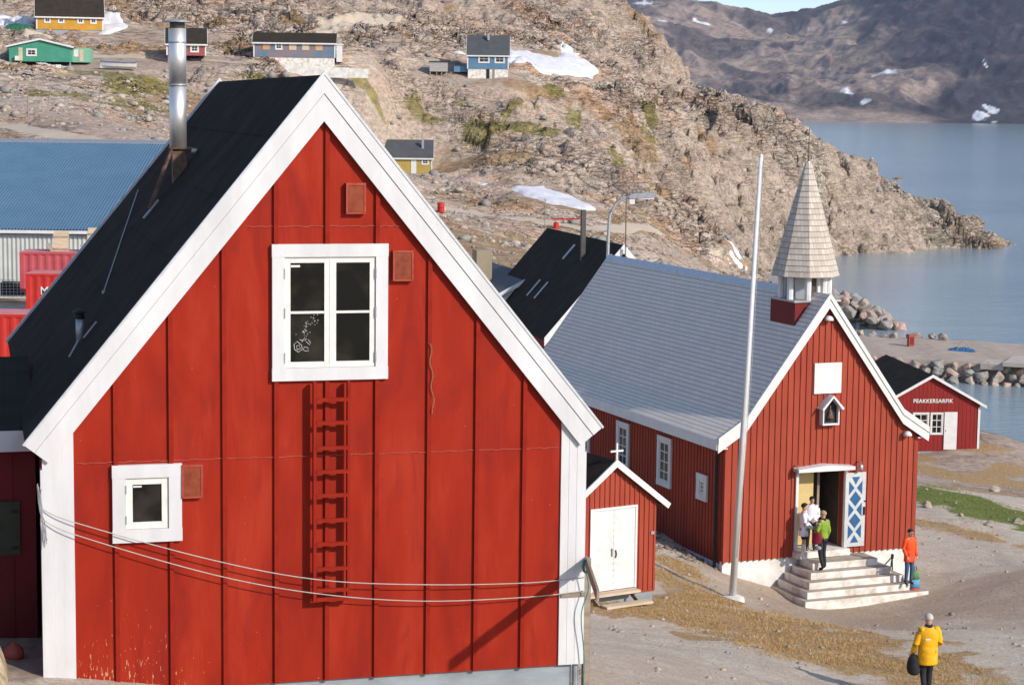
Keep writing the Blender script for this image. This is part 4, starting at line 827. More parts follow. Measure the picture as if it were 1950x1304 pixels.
for k in range(9): x = rng.uniform(-1.6, 1.6); a = rng.uniform(-.1, .5); mb.box(x-.6, x+.6, -.3+a, -.1+a, zz+.1*k*.8, zz+.1*k*.8+.07)
part(t, 'board', mb, m_white2); part(t, 'box', MB().box(.3, .9, -.6, -.3, zz, zz+.5).box(-.4, .1, -.65, -.35, zz, zz+.35), m_white2)
for k, (x, y, lab) in enumerate([(3.2, 205, 'thin utility pole by the road left of the red barrier'), (10.5, 222, 'thin utility pole by the road right of the street lamp'), (-42.5, 208, 'thin pole on the grassy slope left of the steel flue'), (-46.0, 192, 'thin pole standing above the blue warehouse roof')]):
    zz = hill_thing(x, y); solo('utility_pole', lab, 'pole', MB().tube([(0, 0, zz-.5), (0, 0, zz+(4.5 if k < 2 else 3.2))], .05, 6), m_wood, x, y, zz, group='thin poles')
MP=[(-76.4,3690.0,-24),(66.7,3690.0,-24),(209.9,3690.0,-24),(353.0,3690.0,-24),(448.4,3690.0,-24),(515.1,3690.0,-24),(591.5,3690.0,-24),(667.8,3690.0,-24),(744.1,3690.0,-24),(820.4,3690.0,-24),(925.3,3690.0,-24),(1068.3,3690.0,-24),(1259.0,3690.0,-24),(-87.7,4200.0,41.4),(-105.7,5000.0,176.9),(-124.0,5800.0,352.3),(131.9,4300.0,56.1),(151.6,5000.0,180.0),(170.9,5700.0,320.9),(278.3,4000.0,13.0),(314.9,4550.0,96.3),(354.6,5150.0,200.8),(390.6,5700.0,309.1),(471.8,5800.0,322.7),(615.9,5750.0,295.5),(569.6,5300.0,195.7),(506.9,4700.0,101.7),(438.5,4050.0,20.3),(798.7,5950.0,274.5),(550.6,3950.0,1.0),(625.5,4500.0,64.5),(734.0,5300.0,170.7),(910.9,5750.0,306.3),(818.4,5150.0,193.3),(733.2,4600.0,102.3),(639.8,4000.0,17.4),(1046.4,5700.0,389.0),(966.5,5250.0,278.6),(886.2,4800.0,181.6),(814.6,4400.0,99.2),(735.6,3960.0,18.4),(825.1,3900.0,19.4),(896.3,4250.0,97.2),(987.7,4700.0,203.2),(1108.8,5300.0,363.3),(1381.4,5600.0,513.3),(1213.4,4900.0,338.1),(1094.2,4400.0,192.2),(1011.0,4050.0,84.1),(963.6,3850.0,20.9),(1664.2,5600.0,586.9),(1318.2,4400.0,239.6),(1175.5,3900.0,63.5),(1844.9,5500.0,578.9),(1422.7,4200.0,177.4),(-300,3400,-60),(500,3400,-70),(1000,3400,-70),(1500,3400,-70),(0,6600,150),(500,6600,120),(800,6700,60),(900,6900,0),(1300,6800,200),(1900,6700,300),(2500,6500,300)]
SNOWM=[(485,5335,33.3,36),(677,5458,14.2,27),(855,5313,12.4,36),(785,4278,20.0,54),(747,4256,16.6,18),(650,3980,14.5,54),(668,3871,18.1,18),(868,3776,21.6,72),(895,3808,13.9,63),(344,5525,31.6,54),(948,4114,3.2,27),(307,5137,13.4,36),(372,5165,10.7,27)]
# ---------------------------------------------------------------- ground, rocks, water
def inpoly(x, y, P):
    ins = np.zeros(len(x), bool); n = len(P)
    for i in range(n):
        x0, y0 = P[i]; x1, y1 = P[(i+1) % n]
        c = ((y0 > y) != (y1 > y)) & (x < (x1-x0)*(y-y0)/((y1-y0) if y1 != y0 else 1e-9)+x0); ins ^= c
    return ins
def dpoly(x, y, P, closed=False):
    d = np.full(len(x), 1e9); n = len(P)
    for i in range(n if closed else n-1):
        x0, y0 = P[i]; x1, y1 = P[(i+1) % n]; L = (x1-x0)**2+(y1-y0)**2+1e-9
        t = np.clip(((x-x0)*(x1-x0)+(y-y0)*(y1-y0))/L, 0, 1); d = np.minimum(d, np.hypot(x-x0-t*(x1-x0), y-y0-t*(y1-y0)))
    return d
def area(x, y, P, soft, wob=1.0, ws=6):     # 1 inside the polygon, ragged soft edge
    d = dpoly(x, y, P, True); s = np.where(inpoly(x, y, P), d, -d)+wob*fbm(x/ws, y/ws, 3, 21); return sstep(-soft, soft, s)
SNOW = {
 'big': ([(-1.5,309),(1.2,312.5),(4.0,311.5),(6.3,312.5),(7.2,327),(8.8,322.3),(10.8,317.2),(13.6,312),(11.5,305.3),(7.8,303),(3.8,299.6),(-.7,295.5),(-2.5,300)], 'large bright snow patch lying on the slope right of the blue house'),
 'low': ([(-1.0,240.6),(.7,242.3),(3.6,243.6),(5.1,241.6),(6.7,240.9),(8.2,239),(10.2,234.4),(9.1,231.3),(7,231.2),(5,232.4),(1.9,234.8),(.4,237)], 'long snow patch lying low on the slope above the road'),
 'left': ([(-75.5,299),(-73.4,298),(-67.5,288.1),(-67.2,285.0),(-69.7,281.8),(-73,276),(-77,285)], 'snow patch left of the ochre house'),
 'right': ([(-62,301.7),(-56.7,293.3),(-54.6,291.3),(-54.6,285.5),(-56,279.6),(-58,281)], 'snow patch right of the ochre house'),
 'tiny': ([(-4.9,245.7),(-3.8,247.2),(-2.6,246.2),(-3.0,241.1),(-4.2,241)], 'tiny snow patch just left of the long low one'),
 'shore': ([(26.4,253),(28.0,260.1),(30.8,264.3),(29.4,256.5),(27.5,251.5)], 'snow patch among rocks near the inlet behind the flagpole'),
 'shore2': ([(24.9,249.5),(26.6,252.5),(27.8,252.2),(26.6,249.6)], 'smaller snow patch near the inlet behind the flagpole'),
 'behind': ([(-10,296.5),(-7.3,306.0),(-6.6,306),(-6.4,296.4),(-8.4,295.8)], 'snow strip left behind the blue house')}
ROADS = [([(-20,228),(-7.5,224),(-4.5,223.5),(-1,220.8),(2.4,219.6),(7,220.8),(11.9,225.9),(17.7,240)], 2.0), ([(-60,196),(-48.4,190.5),(-44.4,186.4),(-40.3,183.2),(-36.4,180.5),(-28,180.3)], 1.8),
         ([(-33,290),(-28.2,302.4),(-24.1,310.3),(-19.8,318.3)], 3.4), ([(-24,322),(-19.8,318.3)], 2.5), ([(-62,264.2),(-55.4,264.0),(-49.9,264.2),(-44.4,264.0),(-34.3,263.6),(-22,264)], 1.1), ([(-75,270),(-64,272),(-57,276)], 1.8)]
GREEN = [(-2.8,271.6,3.5,2.2),(1.4,271.9,3.6,2),(4.2,268.7,2.4,3),(-.5,274.5,3,1.6),(8.3,278.9,1.3,4.5),(19.8,300.1,1.3,4),(19.4,294,1.1,4),(-10.6,273.3,3.4,1.4),(-50,227.7,4.5,3.5),(-46.1,242,3.6,8),(-43.1,231.3,3,4.5),(-42.5,247,3,6),(-25,268.4,3.2,.6),(-20,268.4,3,.7),(-53,249,4,2.5),(-47,249,3.5,2.5),(-7.2,278.5,2.5,1.6),(-43.3,217.3,3,4),(-33,258,2,2),(5.9,288,2.4,1.6),(13.8,264.7,1.4,4)]
DARK = [(-7.6,29.4,1.8,2.2),(22.5,299.4,2.2,9),(29.3,305.1,3.5,12),(19.6,278.9,3.5,9),(15.2,253.2,4,8),(32.2,293.6,4,10),(38.6,315.1,2.5,8),(40.9,312.8,4,6),(24,290,4,12)]  # first blob paints the house's shade on the ground; the rest are dark rock
PINK = [(-15.6,274.4,7,3),(1.4,284.8,9,3.5),(12.8,292.1,7,5),(-28.6,265,8,3),(-50.5,267.7,6,4),(-39.2,244.3,5,9),(-44.7,201,8,8),(-38.6,204.3,6,8),(3.5,359.8,7,9),(-7.1,334.8,8,8),(-20,276,5,3)]
LITE = [(51.1,338.7,8,14),(60.2,345,9,10),(70.6,351.5,10,8),(43,325,4,10),(11.9,270.8,6,4),(-8.4,271.8,5,2.5),(29,320.5,3,8),(-52,210,10,12)]
BROWN = [(-1.4,201.4,6,5),(-3.7,182.6,9,9),(2.2,196,7,6),(-3.5,171.9,9,10),(-6,262,6,6),(16,286,6,8),(-56,268,8,2),(-50,270,6,5),(-38,240,8,10),(4,286,7,3),(-60,248,5,5),(12,232,8,4),(22,235,8,8),(-40,222,8,8),(-2,232,7,4),(-38,275,6,3)]
DRYG = [(2.0,49.6),(3.0,48.8),(4.2,47.2),(5.2,45.2),(6.2,43.5),(7.2,42.2),(8.2,41.5),(9.6,40.8),(11.2,41.6),(10.4,44.0),(9.3,46.5),(8.3,49.0),(7.6,51.5),(7.2,52.8),(6.4,51.6),(6.0,53.0),(5.6,55.2),(5.1,57.0),(4.3,57.4),(4.1,54.0),(3.9,51.8),(2.9,50.4)]
GRN2 = [(15.6,82.5),(17.2,83.4),(19.2,82.2),(20.6,79.4),(23.5,77),(23,70.8),(19,71.6),(17.3,74.0),(15.9,78.6)]
STRIP = [(14.2,73),(16.2,72.2),(18.0,69.0),(21,64),(21.5,60.5),(19.0,64.5),(17.0,67.8),(15.2,70.5)]
def axis(segs):
    out = []
    for a, b, st in segs: out += list(np.arange(a, b, st))
    return np.array(out+[segs[-1][1]])
Ys = axis([(-90, 14, 4), (14, 34, .6), (34, 66, .22), (66, 160, .8), (160, 222, .5), (222, 365, .34), (365, 460, 1.2), (460, 700, 6)])
ts = np.concatenate([np.linspace(-5, -1.04, 40), np.linspace(-1, 1, 660), np.linspace(1.04, 5, 40)])
TY, TT = np.meshgrid(Ys, ts, indexing='ij'); TX = TT*(9+.265*np.maximum(TY, 20)); x = TX.ravel(); y = TY.ravel()
z = height(x, y); nr, nc = len(Ys), len(ts)
keep = rough(x, y)
snowm = np.zeros(len(x)); roadm = np.zeros(len(x)); gr = np.zeros(len(x)); br = np.zeros(len(x))
for P_, lab in SNOW.values(): snowm = np.maximum(snowm, sstep(2.5, 0, np.where(inpoly(x, y, P_), 0, dpoly(x, y, P_, True))))
for P_, w_ in ROADS: roadm = np.maximum(roadm, sstep(w_*.9, w_*.35, dpoly(x, y, P_)+.35*fbm(x/3, y/3, 2, 31)))
rock_n = fbm(x/4, y/4, 4, 40)
for a, b, c, d in GREEN: gr = np.maximum(gr, sstep(1.25, .5, np.hypot((x-a)/c, (y-b)/d)+.55*rock_n))
for a, b, c, d in BROWN: br = np.maximum(br, sstep(1.3, .4, np.hypot((x-a)/c, (y-b)/d)+.6*rock_n))
br = np.maximum(br, .7*sstep(.35, .8, fbm(x/14, y/14, 4, 50))*sstep(165, 180, y))
fg = sstep(150, 120, y)
dg = area(x, y, DRYG, 1.0, 1.5, 1.6); gn2 = area(x, y, GRN2, .9, 1.3, 2.2); st = area(x, y, STRIP, .6, .8, 2)
br = np.maximum(br, np.maximum(dg, .75*st)); gr = np.maximum(gr, gn2)
hb = sstep(83, 88, y)*fg*sstep(14, 17, x)                     # brown heath beyond the green strip
br = np.maximum(br, hb*sstep(-.25, .45, fbm(x/3.2, y/4, 4, 60)+.05)*.85)
grav = fg*(1-np.maximum(dg, np.maximum(gn2, st)))*(1-hb*.8); grav = grav*sstep(1.5, 2.0, np.hypot(x+7.6, y-29.4)+.3*fbm(x, y, 2, 3)); roadm = np.maximum(roadm, grav)  # gravel left out by the house corner, where shade is painted instead
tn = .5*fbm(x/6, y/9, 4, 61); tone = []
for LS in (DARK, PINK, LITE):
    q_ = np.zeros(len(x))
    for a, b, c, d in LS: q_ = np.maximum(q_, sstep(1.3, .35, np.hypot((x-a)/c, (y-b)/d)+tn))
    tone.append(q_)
scree = sstep(-.1, .5, fbm(x/22, y/30, 3, 70)+.2*sstep(5, 16, x)*sstep(225, 250, y))
me = bpy.data.meshes.new('ground'); me.vertices.add(len(x)); me.vertices.foreach_set('co', np.stack([x, y, z+H0], 1).ravel().astype(np.float32))
I = (np.arange(nr-1)[:, None]*nc+np.arange(nc-1)[None]).ravel(); F_ = np.stack([I, I+1, I+nc+1, I+nc], 1)
me.loops.add(F_.size); me.loops.foreach_set('vertex_index', F_.ravel().astype(np.int32)); me.polygons.add(len(F_)); me.polygons.foreach_set('loop_start', np.arange(0, F_.size, 4, dtype=np.int32))
me.update(); me.polygons.foreach_set('use_smooth', [True]*len(F_))
def attr(me, name, cols):
    a = me.color_attributes.new(name, 'FLOAT_COLOR', 'POINT'); c = np.ones((len(cols[0]), 4), np.float32)
    for i, q in enumerate(cols): c[:, i] = q
    a.data.foreach_set('color', c.ravel())
crag = .45+.65*sstep(-.25, .3, fbm(x/20, y/15, 3, 130)); disp = keep*(1-snowm)*(1-roadm*.9)*(.35+.65*sstep(225, 262, y))*crag*(1-.55*scree)
dirt = np.maximum(sstep(1.3, .4, np.hypot((x-9)/5.5, (y-54)/6)+.5*fbm(x/2.5, y/2.5, 4, 66)), .8*sstep(1.3, .4, np.hypot((x-13.2)/3.2, (y-57)/4)+.6*fbm(x/2, y/2, 4, 67)))*sstep(44.5, 48, y+.55*(x-3.5))
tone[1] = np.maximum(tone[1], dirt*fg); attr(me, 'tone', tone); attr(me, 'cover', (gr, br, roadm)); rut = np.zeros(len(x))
for P_ in ([(-3, 46), (1, 43.2), (5, 40.8), (8.5, 38.4), (12, 37.6), (18, 40)], [(9, 33), (12.5, 40), (14.8, 48), (16.6, 58), (17.0, 68), (16.2, 80)]):
    d = dpoly(x, y, P_)+.12*fbm(x/1.5, y/1.5, 2, 140); rut = np.maximum(rut, np.exp(-((d-.78)/.26)**2)*(.6+.6*fbm(x/2.5, y/2.5, 2, 141)))
attr(me, 'relief', (disp, scree, np.maximum(sstep(9, 20, -z)*sstep(240, 280, y), np.clip(rut, 0, 1)*fg)))
# terrain material
m_ground, nt, b, out = newmat('rocky arctic ground'); v = coords(nt); vs = coords(nt, (1, 1, 1.8))
av = N_(nt, 'ShaderNodeVertexColor', layer_name='cover'); s1_ = N_(nt, 'ShaderNodeSeparateColor'); nt.links.new(av.outputs[0], s1_.inputs[0])
rv = N_(nt, 'ShaderNodeVertexColor', layer_name='relief'); s2_ = N_(nt, 'ShaderNodeSeparateColor'); nt.links.new(rv.outputs[0], s2_.inputs[0])
wv = N_(nt, 'ShaderNodeVectorMath', operation='ADD'); nn = N_(nt, 'ShaderNodeTexNoise'); nn.inputs['Scale'].default_value = .3; nn.inputs['Detail'].default_value = 3; nt.links.new(v, nn.inputs['Vector'])
sc3 = N_(nt, 'ShaderNodeVectorMath', operation='SCALE'); sc3.inputs['Scale'].default_value = 3.0; nt.links.new(nn.outputs[1], sc3.inputs[0]); nt.links.new(vs, wv.inputs[0]); nt.links.new(sc3.outputs[0], wv.inputs[1]); dv = wv.outputs[0]
def voro(vec, s, feat='DISTANCE_TO_EDGE'):
    n = N_(nt, 'ShaderNodeTexVoronoi', feature=feat); n.inputs['Scale'].default_value = s; nt.links.new(vec, n.inputs['Vector']); return n.outputs[0]
e1 = voro(dv, .22); e2 = voro(dv, .8); n2 = noise(nt, v, .45, 9, .62); n3 = noise(nt, v, .05, 6, .6, .8); n4 = noise(nt, v, 2.6, 6, .65)
def cellrand(vec, s):                     # one random value per rock slab
    n = N_(nt, 'ShaderNodeTexVoronoi', feature='F1'); n.inputs['Scale'].default_value = s; nt.links.new(vec, n.inputs['Vector']); q = N_(nt, 'ShaderNodeSeparateColor'); nt.links.new(n.outputs['Color'], q.inputs[0]); return q.outputs[0], q.outputs[1]
k1, k1b = cellrand(dv, .16); k2, k2b = cellrand(dv, .5); k3, k3b = cellrand(dv, 1.5)
rock = ramp(nt, n3, [(.28, (.29, .25, .21)), (.42, (.44, .345, .265)), (.52, (.58, .465, .36)), (.60, (.47, .325, .23)), (.72, (.38, .335, .29))])
rock = mix(nt, ramp(nt, k1, [(.0, .5), (.35, 0.0)]), rock, (.36, .30, .25)); rock = mix(nt, ramp(nt, k2, [(.6, 0.0), (1.0, .45)]), rock, (.56, .45, .35)); rock = mix(nt, ramp(nt, k3, [(.0, .25), (.3, 0.0)]), rock, (.27, .215, .17))
tnv = N_(nt, 'ShaderNodeVertexColor', layer_name='tone'); s4_ = N_(nt, 'ShaderNodeSeparateColor'); nt.links.new(tnv.outputs[0], s4_.inputs[0])
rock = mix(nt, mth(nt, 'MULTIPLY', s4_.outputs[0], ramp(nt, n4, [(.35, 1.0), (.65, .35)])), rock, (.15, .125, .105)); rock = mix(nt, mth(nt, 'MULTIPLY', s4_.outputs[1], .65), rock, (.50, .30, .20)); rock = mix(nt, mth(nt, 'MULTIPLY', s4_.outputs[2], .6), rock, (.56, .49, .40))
rock = mix(nt, ramp(nt, n2, [(.34, .5), (.46, .1), (.56, 0.0)]), rock, (.22, .18, .15))
rock = mix(nt, ramp(nt, n4, [(.5, 0.0), (.74, .3)]), rock, (.60, .50, .40))
rock = mix(nt, ramp(nt, noise(nt, v, .15, 5, .6), [(.53, 0.0), (.68, .65)]), rock, (.52, .28, .15))
mj = N_(nt, 'ShaderNodeMapping'); mj.inputs[2].default_value = (0, .60, .25); mj.inputs[3].default_value = (.10, .25, .75); nt.links.new(v, mj.inputs[0])
nj = noise(nt, mj.outputs[0], 1.0, 5, .55, .4); jo = ramp(nt, nj, [(.455, 0.0), (.48, 1.0), (.50, 0.0)]); jo2 = ramp(nt, nj, [(.56, 0.0), (.585, 1.0), (.60, 0.0)]); joint = mth(nt, 'MAXIMUM', jo, jo2)
rock = mix(nt, mth(nt, 'MULTIPLY', joint, .75), rock, (.09, .072, .058)); rock = mix(nt, ramp(nt, nj, [(.30, .5), (.42, 0.0)]), rock, (.24, .195, .16))
rock = mix(nt, ramp(nt, e2, [(.0, .55), (.06, 0.0)]), rock, (.09, .07, .055))
rock = mix(nt, ramp(nt, e1, [(.0, .7), (.05, 0.0)]), rock, (.07, .055, .045))
scr = ramp(nt, noise(nt, v, 1.8, 8, .75), [(.32, (.19, .145, .11)), (.5, (.39, .30, .23)), (.68, (.58, .475, .375))])
rock = mix(nt, mth(nt, 'MULTIPLY', s2_.outputs[1], .8), rock, scr)
lich = mix(nt, ramp(nt, n4, [(.4, 0.0), (.6, 1.0)]), (.15, .115, .08), (.30, .26, .20)); rock = mix(nt, mth(nt, 'MULTIPLY', s2_.outputs[2], ramp(nt, n2, [(.4, .55), (.6, 0.0)])), rock, lich)
ng = noise(nt, v, 1.1, 7, .7); ngf = noise(nt, v, 9, 4, .7)
gcol = ramp(nt, ng, [(.35, (.075, .075, .02)), (.5, (.17, .15, .035)), (.66, (.30, .25, .07))]); bcol = ramp(nt, ngf, [(.3, (.22, .135, .06)), (.5, (.40, .26, .125)), (.7, (.54, .40, .235))])
bfar = ramp(nt, ng, [(.35, (.14, .085, .04)), (.5, (.27, .16, .07)), (.66, (.40, .28, .15))])
geo = N_(nt, 'ShaderNodeNewGeometry'); sx = N_(nt, 'ShaderNodeSeparateXYZ'); nt.links.new(geo.outputs[0], sx.inputs[0]); farf = N_clamp(nt, sx.outputs[1], 110, 170)
gnear = ramp(nt, ngf, [(.35, (.09, .12, .03)), (.6, (.20, .23, .06))]); gcol = mix(nt, farf, gnear, gcol); bcol = mix(nt, farf, bcol, bfar)
DIRT = s4_.outputs[1]; gv1 = noise(nt, v, 10, 8, .85); gv2 = noise(nt, v, 1.3, 5, .6); gvv = voro(v, 11, 'F1')
gravel = ramp(nt, gv1, [(.33, (.20, .16, .115)), (.44, (.46, .39, .305)), (.55, (.61, .53, .43)), (.68, (.78, .71, .60))])
gravel = mix(nt, ramp(nt, gv2, [(.42, 0.0), (.62, .6)]), gravel, (.47, .365, .265)); gravel = mix(nt, mth(nt, 'MULTIPLY', s2_.outputs[2], .45), gravel, (.33, .27, .21)); gravel = mix(nt, farf, gravel, (.48, .40, .31)); gravel = mix(nt, mth(nt, 'MULTIPLY', DIRT, .7), gravel, mix(nt, ramp(nt, gv1, [(.35, 0.0), (.6, 1.0)]), (.24, .165, .105), (.46, .345, .24)))
thr = lambda s, k: ramp(nt, mth(nt, 'ADD', s, mth(nt, 'MULTIPLY', mth(nt, 'SUBTRACT', ng, .5), k)), [(.32, 0.0), (.6, 1.0)])
thf = lambda s, k: ramp(nt, mth(nt, 'ADD', s, mth(nt, 'MULTIPLY', mth(nt, 'SUBTRACT', gv1, .5), k)), [(.35, 0.0), (.6, 1.0)])
c = mix(nt, mth(nt, 'MULTIPLY', thr(s1_.outputs[1], 2.0), mth(nt, 'SUBTRACT', 1, mth(nt, 'MULTIPLY', farf, .3))), rock, bcol); c = mix(nt, mth(nt, 'MULTIPLY', thr(s1_.outputs[0], 2.3), mth(nt, 'SUBTRACT', 1, mth(nt, 'MULTIPLY', farf, .25))), c, gcol); c = mix(nt, thf(s1_.outputs[2], .9), c, gravel)
# dry grass creeping over the gravel edge keeps the brown where the gravel mask is broken
nt.links.new(c, b.inputs['Base Color']); b.inputs['Roughness'].default_value = .95; b.inputs['Specular IOR Level'].default_value = .08
hh = mth(nt, 'ADD', mth(nt, 'MULTIPLY', k1, .9), mth(nt, 'MULTIPLY', k2, .55)); hh = mth(nt, 'ADD', hh, mth(nt, 'MULTIPLY', k3, .13))
hh = mth(nt, 'ADD', hh, mth(nt, 'MULTIPLY', ramp(nt, e1, [(0, 0.0), (.10, .8), (.4, 1.0)]), .5)); hh = mth(nt, 'ADD', hh, mth(nt, 'MULTIPLY', ramp(nt, e2, [(0, 0.0), (.15, .8), (.5, 1.0)]), .15))
hh = mth(nt, 'ADD', hh, mth(nt, 'MULTIPLY', n2, .8)); hh = mth(nt, 'ADD', hh, mth(nt, 'MULTIPLY', noise(nt, v, 1.5, 5, .6), .2))
hh = mth(nt, 'ADD', hh, mth(nt, 'MULTIPLY', nj, 3.0)); hh = mth(nt, 'SUBTRACT', hh, mth(nt, 'MULTIPLY', joint, .35))
hh = mth(nt, 'MULTIPLY', mth(nt, 'SUBTRACT', hh, 3.2), s2_.outputs[0])
hh = mth(nt, 'ADD', hh, mth(nt, 'MULTIPLY', mth(nt, 'SUBTRACT', gv1, .5), mth(nt, 'MULTIPLY', mth(nt, 'SUBTRACT', 1, farf), .05)))
dn = N_(nt, 'ShaderNodeDisplacement'); dn.inputs['Midlevel'].default_value = 0; dn.inputs['Scale'].default_value = 1.0; nt.links.new(hh, dn.inputs[0]); nt.links.new(dn.outputs[0], out.inputs[2])
m_ground.displacement_method = 'BOTH'
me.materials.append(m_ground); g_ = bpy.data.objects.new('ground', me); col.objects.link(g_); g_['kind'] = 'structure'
# snow
m_snow = M('old snow', (.74, .73, .75), (.60, .58, .58), .9, .6, .4, 3, dist=.1)
for k, (P_, lab) in SNOW.items():
    xs_ = [p[0] for p in P_]; ys_ = [p[1] for p in P_]; gx = np.arange(min(xs_)-2, max(xs_)+2, .22); gy = np.arange(min(ys_)-2, max(ys_)+2, .4)
    GX, GY = np.meshgrid(gx, gy, indexing='ij'); fx_, fy_ = GX.ravel(), GY.ravel()
    d = dpoly(fx_, fy_, P_, True); s = np.where(inpoly(fx_, fy_, P_), d, -d)+.45*fbm(fx_/1.6, fy_/3, 3, 80)
    hz_ = height(fx_, fy_)+H0+.45*sstep(-.1, 1.6, s)-.14; ins = (s > -.1).reshape(GX.shape); ny = len(gy); fc = []
    q = ins[:-1, :-1] | ins[1:, :-1] | ins[:-1, 1:] | ins[1:, 1:]
    for i, j in zip(*np.where(q)): a = i*ny+j; fc.append((a, a+ny, a+ny+1, a+1))
    used = sorted({a for f in fc for a in f}); mp2 = {a: i for i, a in enumerate(used)}
    sm_ = bpy.data.meshes.new('snow'); sm_.from_pydata([(fx_[a], fy_[a], hz_[a]) for a in used], [], [tuple(mp2[a] for a in f) for f in fc]); sm_.materials.append(m_snow)
    sm_.polygons.foreach_set('use_smooth', [True]*len(sm_.polygons)); so_ = bpy.data.objects.new('snow', sm_); col.objects.link(so_); so_['kind'] = 'structure'
# sea
m_sea, nt, b, out = newmat('fjord water'); v = coords(nt, (1, 1.0, 1)); b.inputs['Roughness'].default_value = .12; b.inputs['IOR'].default_value = 1.33
c = ramp(nt, noise(nt, coords(nt, (.004, .012, 1)), 1.0, 4, .5), [(.35, (.23, .30, .325)), (.65, (.30, .37, .385))]); nt.links.new(c, b.inputs['Base Color'])
h1 = noise(nt, coords(nt, (.35, .9, 1)), 1.6, 6, .65); h2 = noise(nt, coords(nt, (.03, .09, 1)), 1.0, 4, .6)
bump(nt, mth(nt, 'ADD', mth(nt, 'MULTIPLY', h1, .5), mth(nt, 'MULTIPLY', h2, .7)), .55, .5, b)
mb = MB(); R_ = 40000; mb.poly([(-R_, -200, -24), (R_, -200, -24), (R_, R_, -24), (-R_, R_, -24)], [(0, 1, 2, 3)]); solo('sea', None, None, mb, m_sea, kind='structure')
# far mountains
MP = np.array(MP); MS = 1000.0; n_ = len(MP); xy_ = MP[:, :2]/MS; A = np.zeros((n_+3, n_+3)); d_ = ((xy_[:, None]-xy_[None])**2).sum(2); A[:n_, :n_] = _tps(d_)+np.eye(n_)*1e-3
A[:n_, n_] = 1; A[:n_, n_+1:] = xy_; A[n_, :n_] = 1; A[n_+1:, :n_] = xy_.T; w_m = np.linalg.solve(A, np.concatenate([MP[:, 2], [0, 0, 0]]))
my = np.concatenate([np.arange(3450, 6100, 11), np.arange(6100, 7400, 60)]); mt_ = np.linspace(-.12, .46, 620); MY, MT = np.meshgrid(my, mt_, indexing='ij'); mx = (MT*MY).ravel(); my_ = MY.ravel()
xs_ = mx/MS; ys_ = my_/MS; zz = np.zeros(len(mx))
for i in range(0, len(mx), 20000):
    r2 = (xs_[i:i+20000, None]-xy_[:, 0])**2+(ys_[i:i+20000, None]-xy_[:, 1])**2; zz[i:i+20000] = _tps(r2)@w_m[:n_]+w_m[n_]+w_m[n_+1]*xs_[i:i+20000]+w_m[n_+2]*ys_[i:i+20000]
am = sstep(3640, 3950, my_); wx = mx+60*perlin(mx/200, my_/200, 3)
zz = zz-14*sstep(5000, 5700, my_)+am*(14*fbm(wx/420, my_/700, 2, 90)+13*ridged(wx/240+my_/900, my_/600, 2, 91)+8*ridged(wx/95+my_/500, my_/260, 3, 93)+3*ridged(mx/34, my_/70, 2, 96))
MME = bpy.data.meshes.new('mountains'); MME.vertices.add(len(mx)); MME.vertices.foreach_set('co', np.stack([mx, my_, zz+H0], 1).ravel().astype(np.float32))
nr, nc = len(my), len(mt_); I = (np.arange(nr-1)[:, None]*nc+np.arange(nc-1)[None]).ravel(); F_ = np.stack([I, I+1, I+nc+1, I+nc], 1)
MME.loops.add(F_.size); MME.loops.foreach_set('vertex_index', F_.ravel().astype(np.int32)); MME.polygons.add(len(F_)); MME.polygons.foreach_set('loop_start', np.arange(0, F_.size, 4, dtype=np.int32)); MME.update()
MME.polygons.foreach_set('use_smooth', [True]*len(F_))
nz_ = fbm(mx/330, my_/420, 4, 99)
dark = np.maximum(sstep(-.3, .3, (mx-800)/230+.8*nz_), .75*sstep(.0, .5, nz_+.35*sstep(4600, 5200, my_)-.1))  # cloud shade painted over the right-hand slopes, plus random dark patches
sn = np.zeros(len(mx))
for px_, py_, a, b_ in SNOWM: sn = np.maximum(sn, sstep(.95, .8, np.hypot((mx-px_)/(a*.8), (my_-py_)/(b_*.75))+.6*fbm(mx/30, my_/40, 3, 101)))
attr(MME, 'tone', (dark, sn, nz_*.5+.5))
m_mt, nt, b, out = newmat('far gneiss slopes with painted cloud shade'); v = coords(nt)
tv = N_(nt, 'ShaderNodeVertexColor', layer_name='tone'); s3_ = N_(nt, 'ShaderNodeSeparateColor'); nt.links.new(tv.outputs[0], s3_.inputs[0])
na = noise(nt, v, .012, 8, .65); nb = noise(nt, v, .05, 6, .7)
lt = ramp(nt, na, [(.3, (.17, .135, .12)), (.5, (.42, .31, .24)), (.7, (.58, .45, .36))]); dk = ramp(nt, na, [(.3, (.03, .03, .04)), (.52, (.065, .06, .07)), (.72, (.20, .13, .13))])  # dk: darkened slope colours, carrying the painted cloud shade
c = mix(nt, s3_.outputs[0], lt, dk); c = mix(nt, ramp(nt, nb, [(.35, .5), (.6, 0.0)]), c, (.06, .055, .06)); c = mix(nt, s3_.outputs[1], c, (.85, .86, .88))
nt.links.new(c, b.inputs['Base Color']); b.inputs['Roughness'].default_value = 1; b.inputs['Specular IOR Level'].default_value = 0; bump(nt, nb, 1.0, 9, b)
MME.materials.append(m_mt); mo = bpy.data.objects.new('mountains', MME); col.objects.link(mo); mo['kind'] = 'structure'
